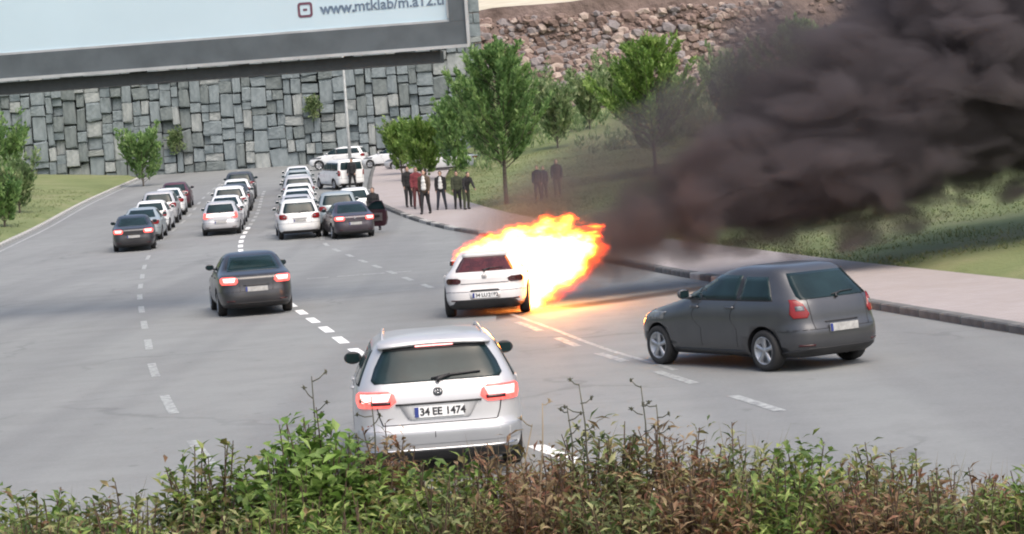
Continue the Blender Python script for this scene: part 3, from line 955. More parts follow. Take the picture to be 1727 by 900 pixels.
def make_car(name, kind, paint, loc, heading, label, cat='car', group=None, lamps='lamp_red', brake=False, plate=None, rails=False,
             hazard=False, lean=0.0, glass=None, open_door=None):
    """heading: degrees, positive turns the nose to the left; loc is where the middle of the rear axle line meets the ground"""
    sp = SPEC[kind]
    sh = cached((kind, 'shell'), lambda: Shell(sp['tab'], sp['nr']))
    car = empty(name, loc, R(heading))
    car.rotation_euler = (lean, 0, R(heading))
    tag(car, label, cat, group)
    gl = glass or M['glass']
    r = sp['wheel']
    me = cached((kind, 'body'), lambda: sh.body([(y, r, r * 1.17) for y in sp['wy']]))
    b = link('body', me, None, car)
    b.material_slots[0].link = 'OBJECT'; b.material_slots[0].material = paint
    part(car, (kind, 'rg'), 'rear_window', gl, lambda: sh.rp(sp['rear_glass'], nu=16))
    for i, poly in enumerate(sp['side_glass']):
        for sg in (-1, 1):
            part(car, (kind, 'sg', i, sg), 'side_window', gl, lambda: sh.sp(poly, sg, off=.005))
    for sg in (-1, 1):
        g0, g1 = sp['side_glass'][0], sp['side_glass'][-1]
        zA, zB = g0[0][0] - .015, min(g0[1][0], g1[1][0]) + .012
        part(car, (kind, 'trim', sg), 'window_trim', M['black'], lambda: sh.sp([(zA, g0[0][1] - .02, g1[0][2] + .03), (zB, g0[1][1] - .02, g1[1][2] + .03)], sg, off=.0015, thick=.01, nu=16, nv=6))
    # windscreen
    z0 = sp['side_glass'][-1][0][0] + .03; z1 = sp['side_glass'][-1][1][0]
    def ws():
        rows = []
        for z in lin(z0, z1, 4):
            h = 0.74 * math.pi / 4
            rows.append((z, math.pi - h, math.pi + h))
        return sh.patch(rows, off=.005, nu=12)
    part(car, (kind, 'ws'), 'windscreen', gl, ws)
    for poly in sp['lamp']:
        for sg in (-1, 1):
            rows = []
            for z, a, bx in poly:
                pa = sh.rear(a, z); pb = sh.side(max(sp['lampside'] - (0.10 if z in (poly[0][0], poly[-1][0]) else 0), sh.yr(z) + .16), z)
                rows.append((z, sg * pa, sg * pb) if sg > 0 else (z, -pb, -pa))
            lo = part(car, (kind, 'lamp', sg), 'tail_light', M[lamps], lambda: sh.patch(rows, off=.012, thick=.03, nu=14))
            zc = (poly[0][0] + poly[-1][0]) / 2
            h = (poly[-1][0] - poly[0][0])
            xa, xb = poly[1][1] + .03, poly[1][2] - .10
            if brake:
                part(lo, (kind, 'glow', sg), 'bulb_cluster', M['lamp_lit'], lambda: sh.patch(
                    [(zc - h * .18, sg * sh.rear(xa + .06, zc), sg * sh.side(sp['lampside'] - .18, zc)), (zc + h * .36, sg * sh.rear(xa + .02, zc + h * .36), sg * sh.side(sp['lampside'] - .14, zc + h * .36))] if sg > 0 else
                    [(zc - h * .18, -sh.side(sp['lampside'] - .18, zc), -sh.rear(xa + .06, zc)), (zc + h * .36, -sh.side(sp['lampside'] - .14, zc + h * .36), -sh.rear(xa + .02, zc + h * .36))], off=.018, thick=.02, nu=10))
            else:
                part(lo, (kind, 'rev', sg), 'reverse_lens', M['lamp_clear'] if lamps == 'lamp_red' else M[lamps], lambda: sh.rp(
                    [(zc - h * .1, min(sg * (xa + .03), sg * (xa + .13)), max(sg * (xa + .03), sg * (xa + .13))), (zc + h * .15, min(sg * (xa + .03), sg * (xa + .13)), max(sg * (xa + .03), sg * (xa + .13)))], off=.016, nu=3))
    # number plate
    zp = sp['plate_z']
    py = sh.yr(zp) - .022
    pl = part(car, 'plate', 'number_plate', M['plate'] if plate else M['plate_dull'], lambda: plate_mb(), False, (0, py, zp), (R(sp['plate_tilt']), 0, 0))
    part(pl, 'plate_band', 'country_band', M['plate_blue'], lambda: box_mb((-.237, -.011, 0), (.042, .006, .104)), False)
    if plate:
        for wd, xx in zip(plate.split(), (-.205, -.075, .065)):
            tm = text_mesh(wd, .108, .002, 'LEFT', .003, 0.98)
            tm.materials.append(M['ink'])
            link('lettering', tm, None, pl, (xx, -.009, -.002), (R(90), 0, 0))
    # wheels
    tm, rm = cached(('wheel', r), lambda: wheel_meshes(r))
    for y in sp['wy']:
        for sg in (-1, 1):
            w = empty('wheel', (0, 0, 0)); w.parent = car
            w.location = (sg * (sh.w(.45) - .115), y, r)
            w.rotation_euler = (random.uniform(0, 6) * 0, 0, 0 if sg > 0 else math.pi)
            link('tyre', tm, None, w); link('rim', rm, None, w)
    # mirrors
    mz = sp['side_glass'][-1][0][0] + .02
    my = sp['side_glass'][-1][0][2] - .22
    for sg in (-1, 1):
        def mir():
            mb = MB()
            x0 = sh.S(sh.side(my, mz, 1), mz).x
            mb.tube([(sg * (x0 - .03), my, mz - .01), (sg * (x0 + .06), my, mz + .01)], [.03, .03], 8)
            vs, fs = [], []
            cx, n, m = sg * (x0 + .135), 14, 7
            mb2 = MB(); mb2.ball((cx, my + .02, mz + .055), (.105, .06, .075), 16, 10)
            for v in mb2.v:
                y = max(v[1], my - .012)
                vs.append((v[0], y, v[2] + (.02 if (v[0] - cx) * sg > 0 else 0) * 0))
            mb.add(vs, mb2.f)
            return mb
        mo = part(car, (kind, 'mirror', sg), 'wing_mirror', M['black'] if kind == 'wagon' else paint, mir)
        x0 = sh.S(sh.side(my, mz, 1), mz).x
        part(mo, (kind, 'mglass', sg), 'mirror_glass', M['glass'], lambda: box_mb((sg * (x0 + .135), my - .015, mz + .055), (.15, .004, .10)), False)
    # lower bumper, door seams, handles
    zb = sp['tab'][0][0]
    part(car, (kind, 'valance'), 'rear_valance', M['black'], lambda: sh.rp([(zb + .005, -sp['tab'][0][3] * .93, sp['tab'][0][3] * .93), (zb + .07, -.80, .80), (zb + .13, -.62, .62)], off=.008, nu=20))
    for i, poly in enumerate(sp['side_glass'][-2:]):
        yr_ = poly[0][1] - .03
        for sg in (-1, 1):
            part(car, (kind, 'seam', i, sg), 'door_seam', M['black'], lambda: sh.sp([(.34, yr_, yr_ + .012), (.6, yr_, yr_ + .012), (poly[0][0] - .02, yr_, yr_ + .012)], sg, off=.0025, thick=.006, nu=1, nv=6))
            part(car, (kind, 'handle', i, sg), 'door_handle', paint, lambda: sh.sp([(poly[0][0] - .13, yr_ + .06, yr_ + .24), (poly[0][0] - .10, yr_ + .06, yr_ + .24)], sg, off=.028, thick=.03, nu=4, nv=1))
    # tail details shared by the ordinary cars
    if kind != 'wagon':
        zl = sp['lamp'][0][0][0]; tw_ = sp['lamp'][0][1][1] - .03
        for sg in (-1, 1):
            if kind != 'coupe':
                a_, b_ = sorted((sg * tw_, sg * (tw_ + .010)))
                part(car, (kind, 'tgv', sg), 'tailgate_seam', M['black'], lambda: sh.rp([(zl - .16, a_ - sg * .02, b_ - sg * .02), (zl, a_, b_), (sp['lamp'][0][-1][0], a_, b_)], off=.002, thick=.006, nu=1))
            part(car, (kind, 'refl', sg), 'bumper_reflector', M['lamp_dark'], lambda: sh.rp([(.36, min(sg * .52, sg * .72), max(sg * .52, sg * .72)), (.385, min(sg * .52, sg * .72), max(sg * .52, sg * .72))], off=.006, thick=.012, nu=5, nv=1))
            part(car, (kind, 'crease', sg), 'bumper_seam', M['black'], lambda: sh.sp([(zl - .185, sp['lampside'] - .1, sp['wy'][0] - .30), (zl - .177, sp['lampside'] - .1, sp['wy'][0] - .30)], sg, off=.002, thick=.006, nu=10, nv=1))
        part(car, (kind, 'tgh'), 'tailgate_seam', M['black'], lambda: sh.rp([(zl - .17, -.80, .80), (zl - .16, -.80, .80)], off=.002, thick=.006, nu=20, nv=1))
        if kind != 'sedan':
            part(car, (kind, 'gwip'), 'rear_wiper', M['black'], lambda: wiper_mb(sh, sp['rear_glass'][0][0]))
        part(car, (kind, 'glh'), 'plate_lamp_bar', M['black'], lambda: sh.rp([(sp['plate_z'] + .075, -.30, .30), (sp['plate_z'] + .095, -.30, .30)], off=.012, thick=.02, nu=8, nv=1))
    part(car, (kind, 'sill'), 'sill', M['black'], lambda: sill_mb(sh, sp), True)
    for sg in (-1, 1):
        zh = sp['tab'][4][0]
        part(car, (kind, 'head', sg), 'headlight', M['lamp_clear'], lambda: sh.patch([(zh, sg * (math.pi - 1.05) if sg > 0 else -(math.pi - .55), sg * (math.pi - .55) if sg > 0 else -(math.pi - 1.05)),
                                                                                  (zh + .12, sg * (math.pi - 1.0) if sg > 0 else -(math.pi - .6), sg * (math.pi - .6) if sg > 0 else -(math.pi - 1.0))], off=.008, nu=8))
    if rails:
        for sg in (-1, 1):
            zt = sp['tab'][-1][0]
            def rail():
                mb = MB(); x = sg * (sp['tab'][-4][3] - .10)
                mb.tube([(x, -1.72, zt - .09), (x, -1.62, zt - .045), (x, -1.4, zt - .012), (x * .98, -.55, zt - .008), (x * .97, -.30, zt - .02), (x * .965, -.15, zt - .09)], [.022, .02, .016, .016, .018, .022], 8)
                return mb
            part(car, (kind, 'rail', sg), 'roof_rail', M['silver'], rail)
    return car, sh

def wiper_mb(sh, z):
    mb = MB()
    def q(x, zz, o=.024): a = sh.rear(x, zz); return sh.S(a, zz) + sh.N(a, zz) * o
    mb.tube([q(0, z - .02), q(.02, z + .015), q(.12, z + .04)], [.022, .016, .012], 8)
    mb.tube([q(-.05, z + .02, .016), q(.13, z + .045, .016), q(.38, z + .055, .016)], [.008, .011, .007], 6)
    return mb
def plate_mb():
    mb = MB(); mb.box((0, 0, 0), (.52, .014, .112)); return mb
def box_mb(c, d):
    mb = MB(); mb.box(c, d); return mb
def sill_mb(sh, sp):
    mb = MB()
    for sg in (-1, 1):
        p = sh.sp([(sp['tab'][0][0] + .005, sp['wy'][0] + .42, sp['wy'][1] - .42), (sp['tab'][0][0] + .09, sp['wy'][0] + .42, sp['wy'][1] - .42)], sg, off=.006, nu=8, nv=2)
        mb.add(p.v, p.f)
    return mb

M['silver'] = paint_mat('silver_paint', (0.50, 0.50, 0.51), 0.35, 0.32, 0.3)
M['white'] = paint_mat('white_paint', (0.70, 0.71, 0.71), 0.0, 0.3, 0.2)
M['white_warm'] = paint_mat('white_burning_car_paint', (0.60, 0.585, 0.58), 0.0, 0.35, 0.4)
def sooty():
    t = NT('white_paint_scorched')
    co = t.coord()
    sx = t.n('ShaderNodeSeparateXYZ'); t.t.links.new(co, sx.inputs[0])
    f = t.noise(co, 2.6, 6, .65)
    k = t.math('ADD', t.math('MULTIPLY', sx.outputs[0], 1.0), t.math('MULTIPLY', t.math('SUBTRACT', f, .5), 1.1))
    k = t.math('ADD', k, t.math('MULTIPLY', sx.outputs[1], .22))
    s = t.ramp(k, [(0.52, (0, 0, 0)), (0.78, (.95, .95, .95))])
    c = t.mix(s, (0.60, 0.585, 0.58), (0.03, 0.022, 0.02))
    c = t.mix(t.ramp(t.noise(co, 2.3, 6), [(.45, (0, 0, 0)), (.75, (.35, .35, .35))]), c, (.35, .33, .32))
    b = t.bsdf(c, .38); b.inputs['Coat Weight'].default_value = .4
    return t.m
M['white_sooty'] = sooty()
M['charcoal'] = paint_mat('charcoal_paint', (0.050, 0.040, 0.052), 0.4, 0.3, 0.4)
M['darkgrey'] = paint_mat('dark_grey_paint', (0.060, 0.062, 0.068), 0.5, 0.28, 0.4)
M['blackp'] = paint_mat('black_paint', (0.022, 0.022, 0.026), 0.2, 0.25, 0.4)
M['greyblue'] = paint_mat('pale_blue_grey_paint', (0.36, 0.41, 0.42), 0.4, 0.3, 0.3)
M['maroon'] = paint_mat('maroon_paint', (0.085, 0.020, 0.032), 0.3, 0.3, 0.3)

def at_rear(rx, ry, kind, heading):
    """a car's origin from where the middle of its tail stands on the road"""
    L = -SPEC[kind]['tab'][3][1]
    a = R(heading)
    x, y = rx - math.sin(a) * L, ry + math.cos(a) * L
    return (x, y, zg(y))
def lean_at(y): return math.atan((zg(y + 1) - zg(y - 1)) / 2)

# the silver estate in front
wg, sh = make_car('estate_car', 'wagon', M['silver'], at_rear(-.86, 23.25, 'wagon', 3.6), 3.6,
              'silver estate car with lit brake lights nearest the bushes, seen from behind', lamps='lamp_lit_soft', brake=True, plate='34 EE 1474', rails=True)
part(wg, 'w_brk', 'high_brake_light', M['lamp_lit'], lambda: sh.rp([(1.388, -.20, .20), (1.418, -.20, .20)], off=.036, thick=.03, nu=8))
def spoiler():
    mb = MB(); vs = []; fs = []
    xs = lin(-.60, .60, 15)
    for x in xs:
        k = 1 - (x / .66) ** 6 * .5
        y = sh.S(sh.rear(x * .95, 1.41), 1.41).y
        vs += [(x, y + .16, 1.468 * (1) - .02 * (x / .6) ** 2), (x, y - .075, 1.437 - .03 * (x / .6) ** 2), (x, y - .07, 1.418 - .03 * (x / .6) ** 2), (x, y + .03, 1.385)]
    for i in range(14):
        for j in range(3): q = i * 4 + j; fs.append((q, q + 1, q + 5, q + 4))
    fs += [(0, 1, 2, 3), (56, 57, 58, 59)]
    mb.add(vs, fs); return mb
part(wg, 'w_spo', 'spoiler', M['silver'], spoiler)
part(wg, 'w_slot', 'spoiler_shadow_panel', M['black'], lambda: sh.rp([(1.362, -.545, .545), (1.392, -.53, .53)], off=.012, thick=.02, nu=12))
for sg in (-1, 1):
    a, b = sorted((sg * .50, sg * .70))
    part(wg, ('w_lmp2', sg), 'lower_lamp_strip', M['lamp_dark'], lambda: sh.rp([(.825, a, b), (.862, a, b)], off=.021, thick=.02, nu=6, nv=1))
# tailgate recess round the plate, in the darker face of the tailgate
M['silver_dark'] = paint_mat('silver_paint_lower', (0.36, 0.37, 0.39), 0.4, 0.35, 0.3)
part(wg, 'w_rec', 'plate_recess', M['silver'], lambda: sh.rp([(.655, -.30, .30), (.67, -.33, .33), (.79, -.40, .40), (.815, -.42, .42)], off=.010, thick=.02, nu=10))
part(wg, 'w_grip', 'grip_bar', M['black'], lambda: sh.rp([(.812, -.45, .45), (.832, -.45, .45)], off=.020, thick=.03, nu=10, nv=1))
part(wg, 'w_tgs', 'tailgate_seam', M['black'], lambda: sh.rp([(.612, -.60, .60), (.620, -.60, .60)], off=.004, thick=.01, nu=12, nv=1))
for sg in (-1, 1):
    part(wg, ('w_tgv', sg), 'tailgate_seam', M['black'], lambda: sh.rp([(.62, sg * .60, sg * .60 + .012), (.70, sg * .63, sg * .63 + .012), (.80, sg * .65, sg * .65 + .012)] , off=.003, thick=.008, nu=1))
part(wg, 'w_crs', 'bumper_crease', M['silver_dark'], lambda: sh.rp([(.40, -.86, .86), (.42, -.87, .87), (.535, -.87, .87), (.56, -.86, .86)], off=.003, thick=.01, nu=24))
part(wg, 'w_strip', 'bumper_strip', M['chrome'], lambda: sh.rp([(.335, -.80, .80), (.352, -.80, .80)], off=.010, thick=.02, nu=20, nv=1))
part(wg, 'w_tow', 'towing_eye_cap', M['black'], lambda: sh.rp([(.47, -.06, -.052), (.53, -.06, -.052)], off=.006, thick=.01, nu=1, nv=1))
def badge(r):
    mb = MB()
    mb.lathe([(-.006, r * .86), (.0, r), (.006, r * .86)], 24, 'Y', closed=True)
    for x0, z0, x1, z1 in ((-.62, .45, -.2, -.1 + .02), (-.2, .0, -.0, .45), (.0, .45, .2, .0), (.2, -.08, .62, .45), (-.7, .25, -.28, -.66), (-.28, -.66, .0, -.12), (.0, -.12, .28, -.66), (.28, -.66, .7, .25)):
        mb.tube([(x0 * r, 0, z0 * r), (x1 * r, 0, z1 * r)], r * .075, 6)
    return mb
M['badge'] = plain('dark_badge', (0.05, 0.055, 0.06), 0.3, 0.6)
part(wg, 'w_bdg_d', 'emblem_disc', M['badge'], lambda: sh.rp([(.893, -.02, .02), (.91, -.045, .045), (.935, -.052, .052), (.96, -.045, .045), (.977, -.02, .02)], off=.010, thick=.01, nu=4, nv=1))
part(wg, 'badge', 'emblem', M['chrome'], lambda: badge(.052), True, (0, sh.yr(.935) - .012, .935))
def wiper():
    mb = MB()
    def q(x, z, o=.03): p = sh.rear(x, z); return sh.S(p, z) + sh.N(p, z) * o
    mb.tube([q(0, 1.03), q(.02, 1.055), q(.14, 1.085)], [.028, .02, .014], 8)
    mb.tube([q(-.06, 1.062, .02), q(.15, 1.088, .02), q(.46, 1.10, .02)], [.010, .014, .008], 6)
    return mb
part(wg, 'w_wip', 'wiper', M['black'], wiper)
M['headrest'] = plain('grey_headrest', (0.10, 0.11, 0.115), 0.8)
def exhaust_mb():
    mb = MB(); mb.tube([(0, 0, 0), (0, -.30, -.005)], .032, 10)
    return mb
for x in (-.52, -.44): part(wg, 'w_exh', 'exhaust_pipe', M['chrome'], exhaust_mb, True, (x, -2.0, .225))

# the burning white coupé
bc, shb = make_car('burning_car', 'coupe', M['white_sooty'], at_rear(-.60, 46.55, 'coupe', -2.5), -2.5,
               'white coupe on fire on the road, flames over its roof', lamps='lamp_dark', plate='34 LU 2682')
part(bc, 'b_dif', 'diffuser', M['black'], lambda: shb.rp([(.20, -.74, .74), (.27, -.70, .70), (.36, -.62, .62), (.385, -.56, .56)], off=.010, thick=.03, nu=20))
part(bc, 'b_bdg', 'emblem', M['badge'], lambda: badge(.055), True, (0, shb.yr(.86) - .02, .86))
part(bc, 'b_seam', 'tailgate_seam', M['black'], lambda: shb.rp([(.708, -.50, .50), (.722, -.50, .50)], off=.004, thick=.01, nu=12, nv=1))
part(bc, 'b_lip', 'plate_lip', M['black'], lambda: shb.rp([(.560, -.32, .32), (.585, -.27, .27)], off=.010, thick=.02, nu=10, nv=1))
part(bc, 'b_lip2', 'plate_recess', M['white_warm'], lambda: shb.rp([(.40, -.31, .31), (.55, -.33, .33)], off=.006, thick=.02, nu=8, nv=1))
M['hot_glass'] = plain('scorched_glass', (0.075, 0.016, 0.016), 0.2, 0.0, 0.5, 5.0)
for c in bc.children:
    if c.name.startswith('rear_window'):
        c.material_slots[0].link = 'OBJECT'; c.material_slots[0].material = M['hot_glass']
part(bc, 'b_spo', 'spoiler', M['white_warm'], lambda: shb.rp([(1.245, -.47, .47), (1.29, -.45, .45)], off=.05, thick=.06, nu=10, nv=2))

# the dark saloon at the tail of the queue, its right-hand door open
ds, shd = make_car('saloon_car', 'sedan', M['charcoal'], at_rear(-6.28, 91.9, 'sedan', 12.5), 12.5,
               'dark charcoal saloon with red lights and an open door at the tail of the queue', lamps='lamp_lit_soft', brake=True, plate=None, lean=lean_at(95))
part(ds, 'd_bdg', 'emblem', M['chrome'], lambda: badge(.06), True, (0, shd.yr(.86) - .02, .86))
M['headrest_grey'] = plain('grey_door_trim', (0.10, 0.09, 0.095), 0.7)
M['door_maroon'] = paint_mat('dark_maroon_door', (0.045, 0.018, 0.026), 0.3, 0.3, 0.3)
def door_mb():
    mb = MB(); vs = []; fs = []
    out = [(-.02, .30), (-.02, .95), (-.30, 1.00), (-1.0, 1.00), (-1.06, .92), (-1.08, .60), (-1.02, .36), (-.92, .29), (-.3, .28)]
    n = len(out)
    for x in (-.055, .055): vs += [(x + .03 * math.sin((z - .28) * 4), y, z) for y, z in out]
    fs = [(i, (i + 1) % n, n + (i + 1) % n, n + i) for i in range(n)] + [tuple(range(n - 1, -1, -1)), tuple(range(n, 2 * n))]
    mb.add(vs, fs)
    mb.tube([(0, -.03, .96), (-.05, -.35, 1.26), (-.08, -.62, 1.36), (-.08, -.92, 1.36), (-.04, -1.05, 1.0)], .018, 6)
    return mb
dr = part(ds, 'd_door', 'open_door', M['door_maroon'], door_mb, False, (.88, .86, 0), (0, 0, R(52)))
def dglass():
    mb = MB(); mb.add([(-.02, -.10, 1.0), (-.055, -.38, 1.26), (-.08, -.63, 1.345), (-.08, -.91, 1.345), (-.03, -1.03, 1.0)], [(0, 1, 2, 3, 4)]); return mb
part(dr, 'd_dg', 'door_glass', M['glass'], dglass, False)
part(dr, 'd_trim', 'door_trim', M['headrest_grey'], lambda: box_mb((-.062, -.52, .68), (.03, .72, .34)), False)
part(dr, 'd_arm', 'armrest', M['black'], lambda: box_mb((-.10, -.55, .74), (.06, .46, .05)), False)
dr['label'] = 'open front passenger door'

QUEUE = 'cars held up behind the fire'
# right lane and the two lanes left of it; (name, kind, paint, tail x, tail y, heading, label)
def lane_a(y): return (line2_x(y) + kerb_x(y)) / 2 - .3
lane_b = pchip([85, 94, 102, 108, 114, 120, 126, 133, 139.5, 160], [-7.2, -8.75, -9.6, -10.1, -10.6, -11.1, -11.7, -12.3, -12.9, -15])
def lane_c(y): return lane_b(y) - 3.45
def lane_d(y): return lane_b(y) - 7.0
Q = [
 ('sport_utility', 'suv', 'white', -8.75, 94.0, 'tall white car beside the dark charcoal saloon, on its left', 'lamp_red'),
 ('sport_utility', 'suv', 'greyblue', -7.45, 98.6, 'tall pale grey-blue car directly ahead of the dark charcoal saloon', 'lamp_red'),
 ('saloon_car', 'sedan', 'silver', lane_b(102), 102.0, 'silver saloon directly ahead of the tall white car', 'lamp_red'),
 ('hatchback', 'hatch', 'white', -7.15, 104.8, 'white hatchback in the kerb lane ahead of the tall grey-blue car', 'lamp_red'),
 ('saloon_car', 'sedan', 'white', lane_b(107.9), 107.9, 'white saloon directly ahead of the silver saloon', 'lamp_red'),
 ('hatchback', 'hatch', 'white', lane_b(114.0), 114.0, 'white hatchback third ahead in the lane of the silver saloon', 'lamp_red'),
 ('sport_utility', 'suv', 'silver', lane_b(119.8), 119.8, 'silver tall car fourth ahead in the lane of the silver saloon', 'lamp_red'),
 ('saloon_car', 'sedan', 'white', lane_b(126.0), 126.0, 'white saloon fifth ahead in the lane of the silver saloon', 'lamp_red'),
 ('hatchback', 'hatch', 'greyblue', lane_b(133.0), 133.0, 'pale blue hatchback near the head of the queue, beside the white van', 'lamp_red'),
 ('saloon_car', 'sedan', 'white', lane_b(139.5), 139.5, 'white saloon at the very head of the queue', 'lamp_red'),
 ('delivery_van', 'van', 'white', -9.35, 136.5, 'white van turned across the head of the queue by the pavement', 'lamp_red'),
 ('hatchback', 'hatch', 'silver', lane_c(100.5), 100.5, 'silver hatchback last in the lane left of the tall white car', 'lamp_lit_soft'),
 ('saloon_car', 'sedan', 'white', lane_c(106.3), 106.3, 'white saloon just ahead of the silver hatchback', 'lamp_red'),
 ('sport_utility', 'suv', 'white', lane_c(112.6), 112.6, 'white tall car two ahead of the silver hatchback', 'lamp_red'),
 ('saloon_car', 'sedan', 'darkgrey', lane_c(119), 119.0, 'dark grey saloon three ahead of the silver hatchback', 'lamp_red'),
 ('hatchback', 'hatch', 'white', lane_c(125.4), 125.4, 'white hatchback four ahead of the silver hatchback', 'lamp_red'),
 ('sport_utility', 'suv', 'darkgrey', lane_c(132), 132.0, 'dark grey tall car at the head of the lane left of the white saloons', 'lamp_red'),
 ('saloon_car', 'sedan', 'blackp', lane_d(93.5), 93.5, 'black saloon last in the outermost lane', 'lamp_lit_soft'),
 ('saloon_car', 'sedan', 'greyblue', lane_d(99.8), 99.8, 'pale blue-grey saloon ahead of the black saloon in the outermost lane', 'lamp_red'),
 ('hatchback', 'hatch', 'white', lane_d(106.2), 106.2, 'white hatchback second ahead of the black saloon, outermost lane', 'lamp_red'),
 ('sport_utility', 'suv', 'silver', lane_d(112.4), 112.4, 'silver tall car third ahead of the black saloon, outermost lane', 'lamp_red'),
 ('saloon_car', 'sedan', 'white', lane_d(119.5), 119.5, 'white saloon fourth ahead of the black saloon, outermost lane', 'lamp_red'),
 ('hatchback', 'hatch', 'maroon', lane_d(127), 127.0, 'maroon hatchback far along the outermost lane', 'lamp_red'),
]
def head(f, y): return math.degrees(math.atan((f(y - 1) - f(y + 3)) / 4))
for (nm, kd, pt, rx, ry, lab, lm) in Q:
    hd = 24 if kd == 'van' else head(lane_b, ry) + random.uniform(-1.2, 1.2)
    make_car(nm, kd, M[pt], at_rear(rx, ry, kd, hd), hd, lab, 'van' if kd == 'van' else 'car', QUEUE, lamps=lm, brake=(lm == 'lamp_lit_soft'), lean=lean_at(ry + 2))

# the dark car whose right tail corner shows beyond the dashes
make_car('saloon_car', 'sedan', M['blackp'], at_rear(-5.98, 52.2, 'sedan', 11), 11, 'black saloon with red tail lights driving away beside the white dashes', lamps='lamp_lit_soft', brake=True)
# the grey car nosing in at the right
hd = 33
o, s2 = make_car('hatchback', 'hatch', M['darkgrey'], (3.55, 33.4, 0), hd, 'dark grey hatchback with alloy wheels entering beside the worn line', lamps='lamp_red')
# parked cars on the lot beyond the pavement
for (x, y, hd, pt, kd, lab) in ((-8.6, 168, 75, 'white', 'hatch', 'white hatchback parked left of the shrubs, by the lamp post'),
                                (-6.3, 160, 72, 'silver', 'sedan', 'silver saloon parked behind the red-jacketed person'),
                                (-3.9, 153, 78, 'white', 'sedan', 'white saloon parked left of the young tree, among shrubs'),
                                (-12.6, 171, 80, 'white', 'suv', 'white tall car parked at the foot of the stone wall')):
    make_car('parked_car', kd, M[pt], (x, y, ground_z(x, y)), hd, lab, 'car', 'cars parked under the shrubs')

# ------------------------------------------------------------------ trees and shrubs
M['bark'] = rough_mat('bark', (0.045, 0.036, 0.028), (0.115, 0.095, 0.075), 9.0, 0.95, 0.8)
M['leaf_tree'] = leaf_mat('young_tree_leaves', [(0.095, 0.185, 0.058), (0.155, 0.280, 0.082), (0.225, 0.365, 0.115), (0.31, 0.44, 0.165)], 0.45, clump=1.1)
M['leaf_bush'] = leaf_mat('pale_bush_leaves', [(0.116, 0.190, 0.075), (0.182, 0.272, 0.108), (0.272, 0.355, 0.149), (0.396, 0.446, 0.248)], 0.45, clump=1.1)
M['leaf_lime'] = leaf_mat('lime_leaves', [(0.097, 0.179, 0.035), (0.152, 0.276, 0.048), (0.228, 0.366, 0.076), (0.331, 0.442, 0.138)], 0.45, clump=1.1)
M['leaf_hedge'] = leaf_mat('hedge_leaves', [(0.055, 0.105, 0.020), (0.125, 0.215, 0.038), (0.185, 0.300, 0.055), (0.20, 0.085, 0.05), (0.32, 0.40, 0.11)], 0.4, clump=9.0)
M['leaf_dull'] = leaf_mat('dull_hedge_leaves', [(0.060, 0.095, 0.025), (0.130, 0.190, 0.050), (0.24, 0.085, 0.06), (0.21, 0.26, 0.08), (0.36, 0.36, 0.17)], 0.4, clump=9.0)
M['leaf_rust'] = leaf_mat('rusty_dry_leaves', [(0.095, 0.060, 0.028), (0.230, 0.070, 0.045), (0.150, 0.195, 0.050), (0.300, 0.120, 0.075), (0.40, 0.30, 0.17)], 0.4, clump=9.0)
M['stalk'] = plain('dry_stalks', (0.30, 0.235, 0.15), 0.85, 0.0, 0.5, 4.0)
M['stalk_dark'] = plain('dark_dead_stems', (0.085, 0.085, 0.058), 0.9, 0.0, 0.4, 8.0)
M['twig'] = plain('twigs', (0.10, 0.065, 0.045), 0.9, 0.0, 0.4, 8.0)

def leaf(vs, fs, p, d, up, L, W):
    """one folded leaf: four faces"""
    s = d.cross(up)
    if s.length < 1e-4: s = Vector((1, 0, 0))
    s.normalize()
    n = s.cross(d)
    k = len(vs)
    m = p + d * L * .5 + n * L * .05
    vs += [p, m - s * W / 2 + n * W * .15, m + s * W / 2 + n * W * .15, p + d * L - n * L * .08, m]
    fs += [(k, k + 1, k + 4), (k, k + 4, k + 2), (k + 1, k + 3, k + 4), (k + 4, k + 3, k + 2)]

def rvec(rnd):
    while True:
        v = Vector((rnd.uniform(-1, 1), rnd.uniform(-1, 1), rnd.uniform(-1, 1)))
        if .05 < v.length < 1: return v

def limbs(prof, z0, z1, n, rise, rnd, trunk_r):
    """branches with their leaf-bearing curve; the reach follows prof but varies from limb to limb"""
    out = []
    for k in range(n):
        t = (k + rnd.random()) / n
        z = z0 + (z1 - z0) * t ** .9
        a = k * 2.39996 + rnd.uniform(-.4, .4)
        r = prof(t) * rnd.uniform(.62, 1.22)
        rr = rise * rnd.uniform(.7, 1.4)
        p0 = Vector((0, 0, z)); e = Vector((r * math.cos(a), r * math.sin(a), z + r * rr))
        m = (p0 + e) / 2 + Vector((r * .12 * math.cos(a), r * .12 * math.sin(a), -r * .10))
        out.append((p0, m, e, r))
    return out

